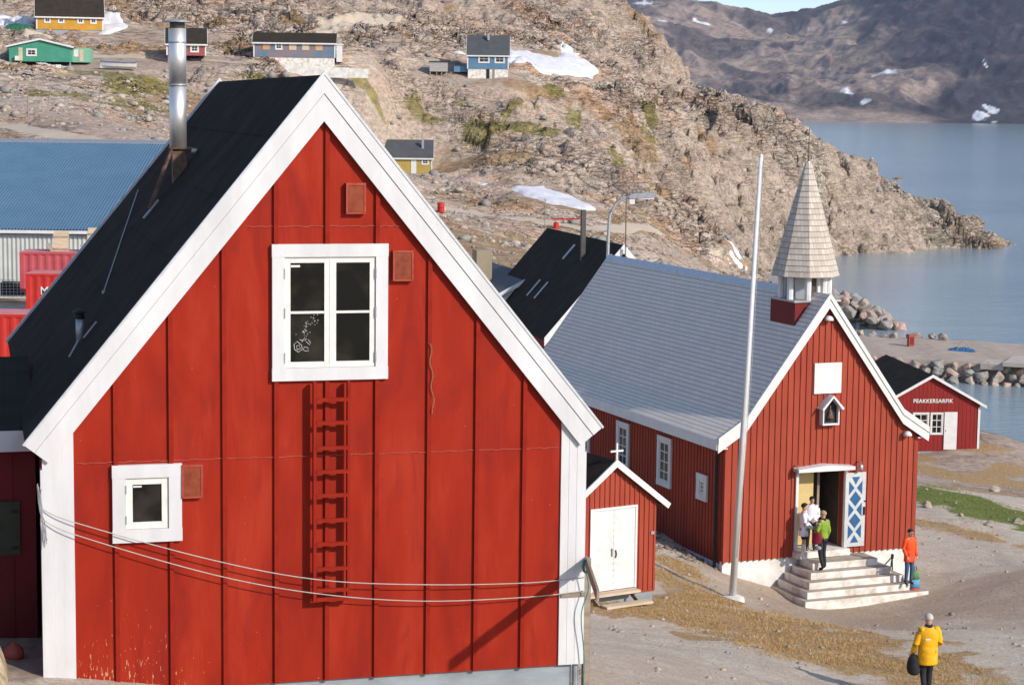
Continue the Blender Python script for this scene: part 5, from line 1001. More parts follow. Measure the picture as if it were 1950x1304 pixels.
# shore rocks, loose rocks, grass
m_boulder = M('pale boulder', (.46, .38, .30), (.25, .205, .165), 1.1, .9, .5, 9, dist=.04, lo=.4, hi=.62); m_boulder2 = M('pink granite boulder', (.48, .33, .26), (.30, .22, .18), 1.1, .9, .5, 9, dist=.04, lo=.4, hi=.62); m_boulder3 = M('grey boulder', (.33, .31, .27), (.20, .185, .165), 1.3, .9, .5, 9, dist=.04)
def rockmesh(seed, mat, cuts=15, sub=3, name='boulder'):
    rg_ = random.Random(seed); bm = bmesh.new(); bmesh.ops.create_icosphere(bm, subdivisions=sub, radius=1); pl = []
    for k in range(cuts):
        n = Vector((rg_.gauss(0, 1), rg_.gauss(0, 1), rg_.gauss(0, 1))).normalized(); pl.append((n, rg_.uniform(.5, .78)))
    for v_ in bm.verts:
        for n, d in pl:
            t = v_.co.dot(n)
            if t > d: v_.co -= n*(t-d)*.93
        v_.co *= 1+.05*math.sin(v_.co.x*7+seed)+.04*math.sin(v_.co.z*9+seed*2)
    me_ = bpy.data.meshes.new(name); bm.to_mesh(me_); bm.free(); me_.materials.append(mat); return me_
BM = [rockmesh(s, [m_boulder, m_boulder2, m_boulder3][s % 3]) for s in range(9)]
def boulder(x, y, z, sx, sy, sz, lab, grp, rg_, name='boulder'):
    o = bpy.data.objects.new(name, rg_.choice(BM)); col.objects.link(o); o.location = (x, y, z+H0); o.scale = (sx, sy, sz); o.rotation_euler = (rg_.uniform(-.3, .3), rg_.uniform(-.3, .3), rg_.uniform(0, 6.3))
    o['label'] = lab; o['category'] = 'boulder'
    if grp: o['group'] = grp
# breakwater
def bwn(t): return (28+t*34, 184.5-t*15)     # near edge
def bwf(t): return (28+t*34, 201-t*13)
bw = MB(); nB = 40
for i in range(nB):
    a, b_ = i/nB, (i+1)/nB; (x0, y0), (x1, y1), (x2, y2), (x3, y3) = bwn(a), bwn(b_), bwf(b_), bwf(a); zt0, zt1 = -22.35+.05*math.sin(i), -22.35+.05*math.sin(i+1)
    bw.poly([(x0, y0, zt0), (x1, y1, zt1), (x2, y2, zt1+.1), (x3, y3, zt0+.1), (x0, y0-1.5, -27), (x1, y1-1.5, -27), (x2, y2+1.5, -27), (x3, y3+1.5, -27)], [(0, 1, 2, 3), (4, 5, 1, 0), (3, 2, 6, 7)])
m_bwtop = M('breakwater gravel', (.46, .37, .29), (.36, .28, .22), .9, .95, .4, 6, dist=.05)
solo('breakwater_road', None, None, bw, m_bwtop, kind='structure')
rg_ = random.Random(21)
words = 'first second third fourth fifth sixth seventh eighth ninth tenth eleventh twelfth thirteenth fourteenth fifteenth sixteenth seventeenth eighteenth nineteenth twentieth'.split()
words += ['twenty '+w_ for w_ in words[:9]]+['thirtieth']+['thirty '+w_ for w_ in words[:9]]
for row, (zr, dy) in enumerate([(-24.0, -1.9), (-23.35, -1.2), (-22.75, -.4)]):
    t = .02+.012*row; cnt = 0
    while t < .82:
        s = rg_.uniform(.40, .80); x0, y0 = bwn(t)
        boulder(x0, y0+dy+rg_.uniform(-.2, .2), zr+rg_.uniform(-.1, .12), s*1.2, s, s*.85, ['pale boulder at the waterline of the breakwater, %s from the left', 'pale boulder in the middle course of the breakwater, %s from the left', 'pale boulder on the near top edge of the breakwater, %s from the left'][row] % words[cnt], ['waterline boulders of the breakwater', 'middle boulders of the breakwater', 'upper boulders of the breakwater'][row], rg_)
        t += s*1.75/34; cnt += 1
t = .05; cnt = 0
while t < .42:
    s = rg_.uniform(.35, .7); x0, y0 = bwf(t); boulder(x0, y0+rg_.uniform(-.5, .5), -22.1+rg_.uniform(-.1, .1), s, s, s*.8, 'rounded boulder on the seaward edge of the breakwater, %s from the left' % words[cnt], 'seaward boulders of the breakwater', rg_); t += s*2.1/34; cnt += 1
for k in range(120):
    a = rg_.random(); bq = rg_.random(); x0 = 33.0+9.6*a; y0 = 219.5+9*bq; zt = -24.1+3.9*(1-a**2.2)*math.sin(PI*min(1, bq*.8+.2))
    s = rg_.uniform(.55, 1.15); boulder(x0, y0, zt+rg_.uniform(-.3, .1), s*1.2, s, s*.85, 'grey boulder heaped on the small rocky point beyond the church', 'boulders of the rocky point', rg_)
sb = thing('quay_slab', 'pale concrete quay slab at the right end of the breakwater', 'quay', 47, 176, -23, -.41)
part(sb, 'slab', MB().box(-3.6, 12, -1.2, 4.6, -22.35, -22.0).box(-5.6, -3.61, -.9, 2.4, -22.75, -22.25), M('quay concrete', (.52, .45, .37), (.42, .36, .3), 1, .9)); part(sb, 'bollard', MB().tube([(-.8, 3.5, -22.0), (-.8, 3.5, -21.4)], .09, 8), m_black)
mrp = thing('red_marker_box', 'upright red steel box at the seaward edge of the breakwater', 'marker', 37.9, 190.6, -22.3, .2)
part(mrp, 'cabinet', MB().box(-.28, .28, -.25, .25, -22.3, -21.35).box(-.34, .34, -.3, .3, -21.35, -21.2), m_oldred); part(mrp, 'door_panel', MB().box(-.2, .2, -.27, -.251, -22.15, -21.45), m_hutred)
tpn = thing('blue_tarpaulin', 'crumpled blue tarpaulin with fishing gear on the breakwater', 'tarpaulin', 42.0, 187.2, -22.25, -.2)
mb = MB(); nu, nv = 18, 5; rg2 = random.Random(5); gg = [[(-1.25+2.5*i/nu, -.5+1.0*j/nv, -22.3+(.35*math.sin(PI*i/nu)**.4*math.sin(PI*j/nv)**.4)*(rg2.uniform(.6, 1.1))) for j in range(nv+1)] for i in range(nu+1)]
mb.poly([p for r in gg for p in r], [(i*(nv+1)+j, (i+1)*(nv+1)+j, (i+1)*(nv+1)+j+1, i*(nv+1)+j+1) for i in range(nu) for j in range(nv)]); part(tpn, 'sheet', mb, m_blue)
part(tpn, 'hoop', MB().tube([(.2+.5*math.cos(t), .7, -22.2+.75*math.sin(t)) for t in [PI*k/8 for k in range(9)]], .04, 5), m_board)
for k, (x0, y0, s, lab) in enumerate([(16.1, 76.6, .26, 'white boulder at the near edge of the green grass, nearest the church'), (17.6, 72.6, .26, 'low white boulder at the near edge of the green grass, left of the round one'), (19.0, 74.2, .27, 'round white boulder in the green grass near the right picture edge'), (16.9, 74.3, .15, 'small pale stone between the two white boulders by the grass'), (22.2, 91.0, .34, 'pale boulder in the brown heath right of the harbour hut foot')]):
    zz_ = hill_thing(x0, y0); boulder(x0, y0, zz_+s*.2, s*1.2, s, s*.7, lab, None, rg_)
# big pale rock at the lower left corner
rk = rockmesh(77, M('striated pale rock', (.58, .47, .32), (.22, .17, .10), 2.2, .95, .8, 10, stretch=(3, 3, .5), dist=.06, lo=.42, hi=.6), 8, 5, 'leaning_rock')
o = bpy.data.objects.new('leaning_rock', rk); col.objects.link(o); o.location = (-7.28, 26.0, -7.75+H0); o.scale = (.8, .7, 1.25); o.rotation_euler = (0, -.42, .3); o['label'] = 'pale streaked rock at the lower left corner of the picture'; o['category'] = 'rock'
# loose rocks over the slopes: far too many to count
def scatter(name, pts, mat, seed, lab=None, kind='stuff'):
    base = []
    for s in range(6):
        r2_ = random.Random(seed+s); bm = bmesh.new(); bmesh.ops.create_icosphere(bm, subdivisions=1, radius=1)
        for v_ in bm.verts: v_.co *= r2_.uniform(.7, 1.15)
        bm.verts.ensure_lookup_table(); base.append((np.array([v_.co[:] for v_ in bm.verts]), np.array([[v_.index for v_ in f.verts] for f in bm.faces]))); bm.free()
    V, Fc, off_ = [], [], 0; rs = np.random.RandomState(seed)
    for x_, y_, z_, s in pts:
        vb, fb = base[rs.randint(6)]; a = rs.rand()*6.28; ca, sa = math.cos(a), math.sin(a); k = np.array([s*rs.uniform(.8, 1.3), s*rs.uniform(.8, 1.2), s*rs.uniform(.5, .9)])
        p = vb*k; p = np.stack([p[:, 0]*ca-p[:, 1]*sa, p[:, 0]*sa+p[:, 1]*ca, p[:, 2]], 1)+[x_, y_, z_]; V.append(p); Fc.append(fb+off_); off_ += len(vb)
    V = np.concatenate(V); Fc = np.concatenate(Fc); me_ = bpy.data.meshes.new(name); me_.vertices.add(len(V)); me_.vertices.foreach_set('co', V.ravel().astype(np.float32)); me_.loops.add(Fc.size); me_.loops.foreach_set('vertex_index', Fc.ravel().astype(np.int32))
    me_.polygons.add(len(Fc)); me_.polygons.foreach_set('loop_start', np.arange(0, Fc.size, 3, dtype=np.int32)); me_.update(); me_.materials.append(mat)
    o = bpy.data.objects.new(name, me_); col.objects.link(o); o['kind'] = kind
    if lab: o['label'] = lab; o['category'] = 'rocks' if 'grass' not in name else 'grass'
    return o
rs = np.random.RandomState(5)
n0 = 18000; yy = rs.uniform(165, 372, n0); xx = rs.uniform(-1, 1, n0)*(9+.265*yy); dens = fbm(xx/9, yy/9, 3, 120)+.25*rs.randn(n0); ok = dens > -.1
for P_, lab in SNOW.values(): ok &= ~(inpoly(xx, yy, P_) & (rs.rand(n0) > .02))
for P_, w_ in ROADS: ok &= dpoly(xx, yy, P_) > w_
for a, b_, c_ in FLATS: ok &= np.hypot(xx-a, yy-b_) > c_*.9
xx, yy = xx[ok], yy[ok]; hh_ = height(xx, yy)+H0; ok = hh_ > .3; xx, yy, hh_ = xx[ok], yy[ok], hh_[ok]; sz_ = .08+.55*rs.rand(len(xx))**9+.14*rs.rand(len(xx))
hp = len(xx)//2
scatter('loose_rocks', np.stack([xx, yy, hh_+sz_*.1, sz_], 1)[:hp], m_boulder, 30, 'loose pale rocks strewn over the hillside'); scatter('loose_rocks', np.stack([xx, yy, hh_+sz_*.1, sz_], 1)[hp:], m_boulder3, 31, 'loose grey rocks strewn over the hillside')
n0 = 8000; yy = rs.uniform(33, 100, n0)**1.0; xx = rs.uniform(-.3, 1, n0)*(9+.265*yy); sz_ = .008+.07*rs.rand(n0)**11+.012*rs.rand(n0); hh_ = height(xx, yy)+H0
ok = ~inpoly(*[np.array(q) for q in zip(*[((a-CF.x)*CF.r[0]+(b_-CF.y)*CF.r[1], (a-CF.x)*CF.d[0]+(b_-CF.y)*CF.d[1]) for a, b_ in zip(xx, yy)])], [(-.1, -2.4), (6.6, -2.4), (6.6, 15), (-.1, 15)])
scatter('gravel_stones', np.stack([xx, yy, hh_+sz_*.2, sz_], 1)[ok], m_boulder, 32, 'small stones scattered over the gravel ground')
# rubble in the shade between shed and church
n0 = 900; uu = rs.uniform(-2.4, -.15, n0); vv = rs.uniform(.1, 9, n0); xx = CF.x+uu*CF.r[0]+vv*CF.d[0]; yy = CF.y+uu*CF.r[1]+vv*CF.d[1]; sz_ = .015+.12*rs.rand(n0)**5; scatter('rubble_stones', np.stack([xx, yy, height(xx, yy)+H0, sz_], 1), M('dark rubble', (.22, .17, .13), (.13, .10, .08), 4, .95), 33, 'rubble stones along the shaded side wall of the church')
# dry grass tufts
def tufts(name, P_, n0, hgt, mat, lab, seed, wob=.9):
    rs = np.random.RandomState(seed); xs_ = [p[0] for p in P_]; ys_ = [p[1] for p in P_]; xx = rs.uniform(min(xs_)-1, max(xs_)+1, n0); yy = rs.uniform(min(ys_)-1, max(ys_)+1, n0)
    ok = area(xx, yy, P_, .5, wob, 2.5)*(.55+.9*fbm(xx/1.2, yy/1.2, 2, 33)) > rs.rand(n0)*.9; xx, yy = xx[ok], yy[ok]; h_ = height(xx, yy)+H0; V = []; n = len(xx)
    for k in range(4):
        a = rs.rand(n)*6.28; l = hgt*(.5+rs.rand(n)); w_ = .004+.005*rs.rand(n); lean = l*(.2+.8*rs.rand(n)); b0 = rs.randn(n, 2)*.05; p = np.stack([xx+b0[:, 0], yy+b0[:, 1], h_-.01], 1)
        sd__ = np.stack([-np.sin(a)*w_, np.cos(a)*w_, 0*a], 1); tp_ = p+np.stack([np.cos(a)*lean, np.sin(a)*lean, l], 1); V.append(np.stack([p-sd__, p+sd__, tp_], 1).reshape(-1, 3))
    V = np.concatenate(V); me_ = bpy.data.meshes.new(name); me_.vertices.add(len(V)); me_.vertices.foreach_set('co', V.ravel().astype(np.float32)); me_.loops.add(len(V)); me_.loops.foreach_set('vertex_index', np.arange(len(V), dtype=np.int32))
    me_.polygons.add(len(V)//3); me_.polygons.foreach_set('loop_start', np.arange(0, len(V), 3, dtype=np.int32)); me_.update(); me_.materials.append(mat); o = bpy.data.objects.new(name, me_); col.objects.link(o); o['kind'] = 'stuff'; o['label'] = lab; o['category'] = 'grass'
m_dry = M('dry grass blades', (.52, .37, .18), (.42, .25, .09), 1.5, .9); m_grn = M('green grass blades', (.15, .19, .05), (.22, .22, .07), 1.5, .9)
tufts('dry_grass', DRYG, 60000, .05, m_dry, 'dry brown grass in front of the church', 1); tufts('green_grass', GRN2, 16000, .06, m_grn, 'strip of green grass right of the church', 2); tufts('dry_grass', STRIP, 7000, .09, m_dry, 'brown grass verge between the gravel tracks right of the church', 3)
# ---------------------------------------------------------------- people
def skin(pts, edges, rad, root=0, sub=1):
    me = bpy.data.meshes.new('skin'); me.from_pydata([pts[k] for k in pts], [(list(pts).index(a), list(pts).index(b)) for a, b in edges], [])
    o = bpy.data.objects.new('skin_tmp', me); col.objects.link(o); o.modifiers.new('s', 'SKIN'); ms = o.modifiers.new('u', 'SUBSURF'); ms.levels = sub; ms.render_levels = sub
    sv = me.skin_vertices[0].data
    for i, k in enumerate(pts):
        r = rad[k]; sv[i].radius = (r, r) if not isinstance(r, tuple) else r; sv[i].use_root = (i == root)
    bpy.context.view_layer.update(); m2 = bpy.data.meshes.new_from_object(o.evaluated_get(bpy.context.evaluated_depsgraph_get())); bpy.data.objects.remove(o); m2.polygons.foreach_set('use_smooth', [True]*len(m2.polygons)); return m2
m_skin = M('skin', (.50, .30, .21), (.46, .27, .18), 6, .55)
def addmesh(par, name, me, mat, label=None):
    me.materials.clear(); me.materials.append(mat); o = bpy.data.objects.new(name, me); col.objects.link(o); o.parent = par
    if label: o['label'] = label
    return o
def join(meshes):
    bm = bmesh.new()
    for m_ in meshes: bm.from_mesh(m_)
    me = bpy.data.meshes.new('body'); bm.to_mesh(me); bm.free(); me.polygons.foreach_set('use_smooth', [True]*len(me.polygons)); return me
def hand(w, d, up, s=1.0):
    """palm and five bent fingers from the wrist w, pointing along d, curling towards up"""
    w = Vector(w); d = Vector(d).normalized(); up = Vector(up); sd_ = d.cross(up).normalized(); up = sd_.cross(d).normalized(); out = []
    palm = skin({'a': w, 'b': w+d*.045*s, 'c': w+d*.085*s}, [('a', 'b'), ('b', 'c')], {'a': (.024, .02), 'b': (.036, .016), 'c': (.036, .014)}, 1); out.append(palm)
    for i, (o_, l) in enumerate(((-.027, .06), (-.009, .07), (.009, .065), (.026, .05))):
        p0 = w+d*.08*s+sd_*o_*s; p1 = p0+(d*.9+up*.25)*l*.4*s; p2 = p1+(d*.55+up*.8)*l*.33*s; p3 = p2+(d*.1+up)*l*.27*s
        out.append(skin({'a': p0, 'b': p1, 'c': p2, 'd': p3}, [('a', 'b'), ('b', 'c'), ('c', 'd')], {'a': .0095, 'b': .0088, 'c': .008, 'd': .007}, 0, 1))
    t0 = w+d*.03*s-sd_*.03*s; out.append(skin({'a': t0, 'b': t0+(d*.5-sd_*.6+up*.3)*.035*s, 'c': t0+(d*1.2-sd_*.7+up*.9)*.045*s}, [('a', 'b'), ('b', 'c')], {'a': .012, 'b': .011, 'c': .009}, 0, 1)); return out
def person(label, x, y, z, face, Hh, pose, coat, coat_len, trouser, boots, hair, hairlen=.0, hat=None, shorts=False, hood=False, group=None, collar=None, sleeves=True, bulk=1.0, cuffs=None):
    """face: direction (radians, 0 = away from the viewer along +y); pose gives arm and leg joints in body space (x right, y forward)"""
    k = Hh/1.7; t = thing('person', label, 'person', x, y, z, face, group); V = lambda a, b, c: Vector((a*k, b*k, c*k))
    P_ = {'pel': V(0, 0, .93), 'waist': V(0, .0, 1.06), 'chest': V(0, .0, 1.26), 'neck0': V(0, -.005, 1.41), 'neck': V(0, .005, 1.47), 'head0': V(0, .012, 1.52), 'head': V(0, .018, 1.60), 'crown': V(0, .008, 1.655)}
    D_ = dict(shL=V(-.17, 0, 1.38), elL=V(-.23, -.03, 1.12), wrL=V(-.24, .05, .89), shR=V(.17, 0, 1.38), elR=V(.23, -.03, 1.12), wrR=V(.24, .05, .89),
              hipL=V(-.085, 0, .90), knL=V(-.10, .02, .49), anL=V(-.10, -.02, .09), toL=V(-.12, .13, .035), hipR=V(.085, 0, .90), knR=V(.10, .02, .49), anR=V(.10, -.02, .09), toR=V(.12, .13, .035))
    for q, v_ in pose.items(): D_[q] = V(*v_)
    P_.update(D_)
    rd = {'pel': (.15, .105), 'waist': (.125, .09), 'chest': (.155, .105), 'neck0': (.10, .075), 'neck': .052, 'head0': (.062, .07), 'head': (.076, .092), 'crown': (.055, .066), 'shL': .062, 'elL': .042, 'wrL': .027, 'shR': .062, 'elR': .042, 'wrR': .027,
          'hipL': .078, 'knL': .055, 'anL': .038, 'toL': .034, 'hipR': .078, 'knR': .055, 'anR': .038, 'toR': .034}
    rd = {a: (tuple(c*k for c in b) if isinstance(b, tuple) else b*k) for a, b in rd.items()}
    E_ = [('pel', 'waist'), ('waist', 'chest'), ('chest', 'neck0'), ('neck0', 'neck'), ('neck', 'head0'), ('head0', 'head'), ('head', 'crown'), ('neck0', 'shL'), ('shL', 'elL'), ('elL', 'wrL'), ('neck0', 'shR'), ('shR', 'elR'), ('elR', 'wrR'),
          ('pel', 'hipL'), ('hipL', 'knL'), ('knL', 'anL'), ('anL', 'toL'), ('pel', 'hipR'), ('hipR', 'knR'), ('knR', 'anR'), ('anR', 'toR')]
    body = [skin(P_, E_, rd, 0, 2)]
    for s in 'LR':
        d = (P_['wr'+s]-P_['el'+s]).normalized(); body += hand(P_['wr'+s]+d*.01, d, Vector((0, 1, .2)), k)
    hd = P_['head']                          # nose, ears, chin
    nb = bmesh.new()
    for c_, r_, sc_ in (((0, .10, -.01), .017, (.8, 1.2, 1.5)), ((-.078, -.005, 0), .02, (.5, .9, 1.5)), ((.078, -.005, 0), .02, (.5, .9, 1.5)), ((0, .075, -.075), .03, (1.1, .9, .7))):
        m_ = bmesh.ops.create_icosphere(nb, subdivisions=2, radius=r_*k)
        for v_ in m_['verts']: v_.co = Vector((v_.co.x*sc_[0], v_.co.y*sc_[1], v_.co.z*sc_[2]))+hd+Vector(c_)*k
    nm = bpy.data.meshes.new('n'); nb.to_mesh(nm); nb.free(); body.append(nm); addmesh(t, 'body', join(body), m_skin)
    ey = MB()
    for s in (-1, 1): ey.lathe([(.004, -.008), (.012, 0), (.004, .008)], tuple(hd+Vector((s*.03, .086, .008))*k), 8)
    e_ = MB(); e_.v, e_.f, e_.m = ey.v, ey.f, ey.m; part_local(t, 'eye', e_, m_black); mo_ = MB().box(-.022*k, .022*k, hd.y+.088*k, hd.y+.097*k, hd.z-.045*k, hd.z-.039*k); part_local(t, 'mouth', mo_, m_maroon)
    # coat: lofted body and sleeves with soft folds
    bk = 1+.10*(bulk-1); rg3 = random.Random(int(x*100) % 997); ph = [rg3.uniform(0, 6.3) for _ in range(6)]
    prof = [(coat_len, .182, .140), (coat_len+.03, .186, .142), (.92, .176, .132), (1.06, .168, .122), (1.20, .186, .130), (1.32, .196, .128), (1.385, .175, .112), (1.43, .115, .088), (1.47, .068, .066)]
    prof = [q for q in prof if q[0] >= coat_len]; prof.sort(); cm = MB(); n = 28; rings = []; NZ = 26
    for i in range(NZ+1):
        zz_ = coat_len+(1.47-coat_len)*(i/NZ)
        for q0, q1 in zip(prof[:-1], prof[1:]):
            if q0[0] <= zz_ <= q1[0]+1e-6: tt = (zz_-q0[0])/max(1e-6, q1[0]-q0[0]); rx_, ry_ = q0[1]+(q1[1]-q0[1])*tt, q0[2]+(q1[2]-q0[2])*tt; break
        kk = bk if zz_ < 1.40 else 1+(bk-1)*.4; ring_ = []
        for j in range(n):
            an = 2*PI*j/n; fo = 1+.022*math.sin(3*an+ph[0]+zz_*9)+.020*math.sin(5*an+ph[1]-zz_*14)+.012*math.sin(zz_*40+ph[2]+2*an); fo = 1+(fo-1)*(1 if zz_ < 1.36 else .3); ring_.append((rx_*kk*fo*k*math.cos(an), ry_*kk*fo*k*math.sin(an)+.0*k, zz_*k))
        rings.append(ring_)
    cm.poly([q for r_ in rings for q in r_], [(i*n+j, i*n+(j+1) % n, (i+1)*n+(j+1) % n, (i+1)*n+j) for i in range(NZ) for j in range(n)]+[tuple(range(n-1, -1, -1)), tuple(NZ*n+j for j in range(n))])
    for s_ in 'LR':
        sh_, el_, wr_ = P_['sh'+s_], P_['el'+s_], P_['wr'+s_]; wr2 = el_+(wr_-el_)*.96; path = [P_['neck0'].lerp(sh_, .55)]+[sh_.lerp(el_, t_) for t_ in (0, .2, .4, .6, .8, 1)]+[el_.lerp(wr2, t_) for t_ in (.2, .4, .6, .8, 1)]
        rr_ = [.066, .074, .070, .066, .062, .059, .060, .056, .053, .050, .047, .046]; cm.tube(path, [r_*bk*k*(1+.05*math.sin(q*2.4+ph[3])) for q, r_ in enumerate(rr_)], 14)
    ct = part_local(t, 'coat', cm, coat, True)
    if collar: part_local(ct, 'collar', MB().tube_prof([(.082*k, 1.43*k), (.078*k, 1.485*k), (.070*k, 1.50*k)], (0, -.005, 0), 16), collar, True)
    # trousers
    G = lambda r, g: tuple(c+g*k for c in r) if isinstance(r, tuple) else r+g*k
    tp_ = {q: P_[q].copy() for q in ('pel', 'hipL', 'knL', 'hipR', 'knR')}; te = [('pel', 'hipL'), ('hipL', 'knL'), ('pel', 'hipR'), ('hipR', 'knR')]; tr2 = {q: G(rd[q], .012) for q in tp_}; tr2['pel'] = (.115*k, .095*k)
    if shorts:
        for s in 'LR': tp_['kn'+s] = P_['hip'+s]+(P_['kn'+s]-P_['hip'+s])*.72; tr2['kn'+s] = .085*k
    else:
        for s in 'LR': tp_['an'+s] = P_['an'+s]+Vector((0, 0, .02)); tr2['an'+s] = .052*k; te.append(('kn'+s, 'an'+s))
    addmesh(t, 'shorts' if shorts else 'trousers', skin(tp_, te, tr2, 0, 2), trouser)
    for s in 'LR':
        if shorts: bp = {'k': P_['kn'+s]+Vector((0, 0, .06)), 'a': P_['an'+s], 't': P_['to'+s]}; br_ = {'k': .068*k, 'a': .053*k, 't': .042*k}
        else: bp = {'k': P_['an'+s]+Vector((0, 0, .07*k)), 'a': P_['an'+s]-Vector((0, .01, .02*k)), 't': P_['to'+s]}; br_ = {'k': .05*k, 'a': .05*k, 't': .042*k}
        addmesh(t, 'boot', skin(bp, [('k', 'a'), ('a', 't')], br_, 1, 2), boots)
    # hair or hat
    hm_ = hair if hat is None else hat; hb_ = bmesh.new(); bmesh.ops.create_icosphere(hb_, subdivisions=3, radius=1)
    for v_ in hb_.verts:
        c_ = v_.co; lowf = .35 if c_.y > .25 else -.35-hairlen*4
        if c_.z < lowf*.9: c_.z = lowf*.9+(c_.z-lowf*.9)*.12
        j = 1+.03*math.sin(c_.x*9)*math.cos(c_.z*8); v_.co = Vector((c_.x*.088*j, c_.y*.105*j-.008, c_.z*.092+.030))*k+hd
    hh__ = bpy.data.meshes.new('h'); hb_.to_mesh(hh__); hb_.free(); hh__.polygons.foreach_set('use_smooth', [True]*len(hh__.polygons)); addmesh(t, 'hair' if hat is None else 'cap', hh__, hm_)
    return t
def part_local(par, name, mb, mat, smooth=False):
    me = mb.mesh(name, mat, 0, smooth); o = bpy.data.objects.new(name, me); col.objects.link(o); o.parent = par; return o
m_wcloth = M('white cotton anorak', (.80, .80, .84), (.68, .68, .73), 5, .8, .3, 12); m_blk = M('black trousers', (.014, .014, .017), (.03, .03, .034), 5, .8); m_fur = M('white sealskin boots', (.72, .68, .64), (.60, .55, .5), 8, .9)
m_lime = M('lime green jacket', (.24, .36, .03), (.17, .27, .03), 4, .7, .3, 12); m_orange = M('bright orange coat', (.85, .085, .012), (.75, .065, .01), 4, .65, .3, 12); m_yel = M('yellow parka', (.80, .43, .008), (.70, .34, .006), 2.5, .65, .5, 9, dist=.03)
m_jean = M('blue jeans', (.06, .11, .22), (.04, .08, .17), 5, .85); m_hdark = M('black hair', (.012, .010, .009), (.02, .016, .014), 20, .6); m_blond = M('sandy hair', (.42, .29, .15), (.33, .22, .11), 20, .7); m_whair = M('white hair', (.55, .51, .45), (.45, .41, .36), 20, .7)
m_wine = M('maroon rucksack', (.20, .012, .03), (.15, .01, .02), 6, .7); m_bagblue = M('light blue bag cloth', (.10, .35, .55), (.08, .28, .47), 5, .7); m_baggreen = M('green bag cloth', (.13, .28, .09), (.1, .22, .07), 5, .7); m_bagred = M('red bag cloth', (.5, .06, .04), (.42, .05, .03), 5, .7)
cy_ = CF.yaw
x, y = CF.xy(2.45, -.36)
person('person in long white anorak, black shorts and white boots by the left door post', x, y, -13.27, cy_-PI/2-.5, 1.70, dict(wrR=(.05, .24, .98), elR=(.22, .05, 1.12), wrL=(-.03, .25, .98), elL=(-.22, .05, 1.12)), m_wcloth, .74, m_blk, m_fur, m_hdark, .03, shorts=True, group='people at the church door')
x, y = CF.xy(2.86, -.10)
person('person in white top and black trousers standing in the church doorway', x, y, -13.06, cy_+PI-.3, 1.62, dict(wrR=(.06, .2, .98), elR=(.23, .03, 1.12), wrL=(-.02, .22, 1.0), elL=(-.23, .03, 1.12)), m_wcloth, .92, m_blk, m_blk, m_hdark, .0, group='people at the church door')
x, y = CF.xy(2.78, -.92)
p3 = person('person in lime green jacket and black trousers climbing the church steps', x, y, -13.47, cy_+.35, 1.76, dict(wrL=(-.12, .2, 1.05), elL=(-.24, 0, 1.12), wrR=(.26, .06, .92), knR=(.1, .04, .5), anL=(-.1, -.12, .1), knL=(-.1, .0, .49), toL=(-.11, .02, .035)), m_lime, .92, m_blk, m_blk, m_blond, .0, group='people at the church door', collar=m_blk)
kx, ky = CF.xy(2.56, -1.0)
t = thing('rucksack', 'maroon and black rucksack slung at the side of the person in lime green', 'rucksack', kx, ky, -12.6, cy_+.5)
addmesh(t, 'pack_body', skin({'a': Vector((-.03, 0, .30)), 'b': Vector((-.05, 0, .12)), 'c': Vector((-.02, .02, -.05))}, [('a', 'b'), ('b', 'c')], {'a': (.13, .10), 'b': (.17, .13), 'c': (.13, .1)}, 1, 2), m_wine)
addmesh(t, 'lower_pocket', skin({'a': Vector((-.02, -.02, -.1)), 'b': Vector((0, -.02, -.25))}, [('a', 'b')], {'a': (.14, .1), 'b': (.13, .1)}, 0, 2), M('grey pack cloth', (.30, .30, .33), (.2, .2, .22), 5, .7))
x, y = CF.xy(5.13, -1.92)
p4 = person('person in a bright orange coat and jeans standing at the right end of the steps', x, y, -13.87, cy_+PI+.15, 1.66, dict(wrL=(-.2, .1, .88), wrR=(.2, .12, .9)), m_orange, .72, m_jean, m_blk, m_hdark, .0, hat=m_blk, bulk=1.3)
x, y = CF.xy(5.42, -1.82)
t = thing('cloth_bag', 'long bag of green, blue and red cloth held by the person in orange', 'bag', x, y, -14.25, cy_)
bag_ = [(0, .10, .05), (.10, .13, .07), (.24, .15, .08), (.25, .15, .08), (.50, .14, .075), (.51, .14, .075), (.70, .11, .06), (.78, .05, .03)]
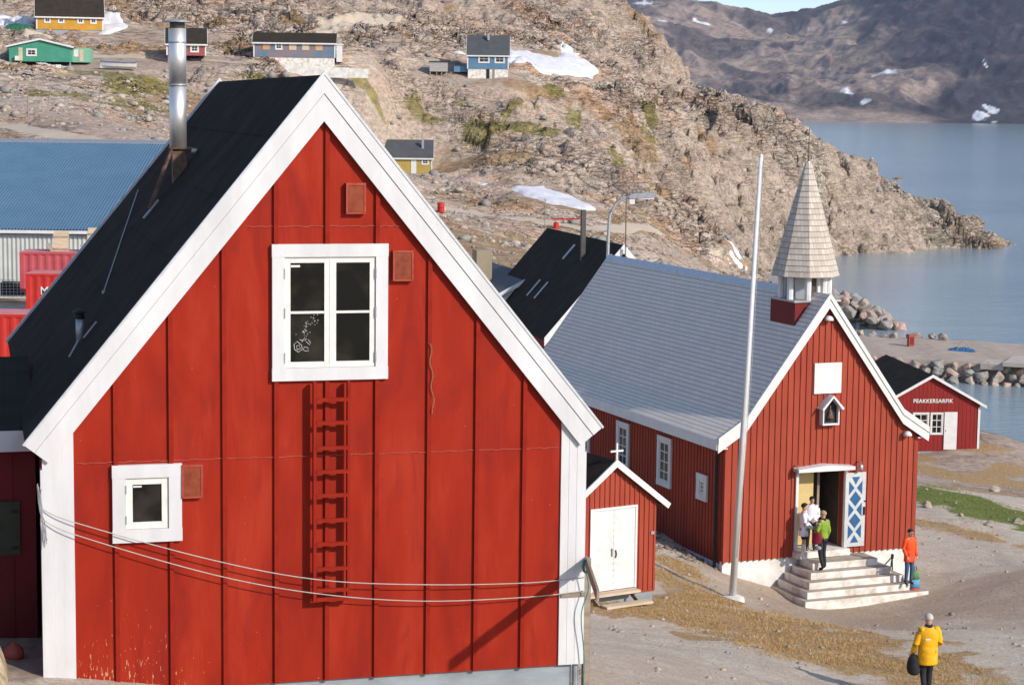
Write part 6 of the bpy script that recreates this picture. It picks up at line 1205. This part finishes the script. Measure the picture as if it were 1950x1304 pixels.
for nm, i0_, i1_, m_ in (('red_cloth', 0, 3, m_bagred), ('blue_cloth', 3, 5, m_bagblue), ('green_cloth', 5, 8, m_baggreen)):
    q = MB(); n = 14; rr = [[(a*math.cos(2*PI*j/n)*(1+.06*math.sin(5*j+zz_*20)), b*math.sin(2*PI*j/n), zz_) for j in range(n)] for zz_, a, b in bag_[i0_:i1_]]
    q.poly([p for r_ in rr for p in r_], [(i*n+j, i*n+(j+1) % n, (i+1)*n+(j+1) % n, (i+1)*n+j) for i in range(len(rr)-1) for j in range(n)]+[tuple(range(n-1, -1, -1)), tuple((len(rr)-1)*n+j for j in range(n))]); part_local(t, nm, q, m_, True)
part_local(t, 'bag_handle', MB().tube([(-.05, 0, .74), (-.03, 0, .88), (.02, 0, .88), (.05, 0, .74)], .012, 5), m_blk)
yx, yy_ = 8.50, 39.9
yz = -11.86
p5 = person('person in a yellow parka with white hair, seen from behind on the gravel', yx, yy_, yz, .15, 1.74, dict(wrL=(-.27, .12, .90), elL=(-.25, -.02, 1.12), wrR=(.16, .20, 1.02), elR=(.25, .0, 1.12), anL=(-.07, -.1, .1), knL=(-.08, .02, .49), toL=(-.08, .04, .035), anR=(.09, .12, .09), toR=(.1, .27, .035), knR=(.09, .12, .5)), m_yel, .70, m_blk, m_blk, m_whair, .0, bulk=2.2, hood=False, collar=m_blk)
part_local(p5, 'back_logo', MB().box(-.11, .0, -.1495, -.147, 1.24, 1.27), m_white2)
t = thing('camera_bag', 'black camera bag held at the left side of the person in the yellow parka', 'bag', yx-.27, yy_+.02, yz+.50, .1)
part_local(t, 'bag_body', MB().tube_prof([(.07, -.02), (.12, .02), (.145, .10), (.14, .22), (.115, .32), (.07, .38), (.03, .40)], (0, 0, 0), 14), m_blk, True)
part_local(t, 'bag_strap', MB().tube([(-.02, 0, .35), (.03, .0, .60), (.12, .0, .52), (.1, 0, .35)], .014, 5), m_blk)
# ---------------------------------------------------------------- the air of the fjord
HAZE = 4.8e-5
if HAZE:
    mb = MB().box(-3500, 7000, -400, 8200, -26-H0-3, 900)
    m_haze = bpy.data.materials.new('haze'); m_haze.use_nodes = True; nt = m_haze.node_tree; nt.nodes.clear(); out = nt.nodes.new('ShaderNodeOutputMaterial')
    pv = nt.nodes.new('ShaderNodeVolumePrincipled'); pv.inputs['Color'].default_value = (.80, .87, 1.0, 1); pv.inputs['Density'].default_value = HAZE; pv.inputs['Anisotropy'].default_value = .3; nt.links.new(pv.outputs[0], out.inputs[1])
    solo('haze', None, None, mb, m_haze, kind='stuff')
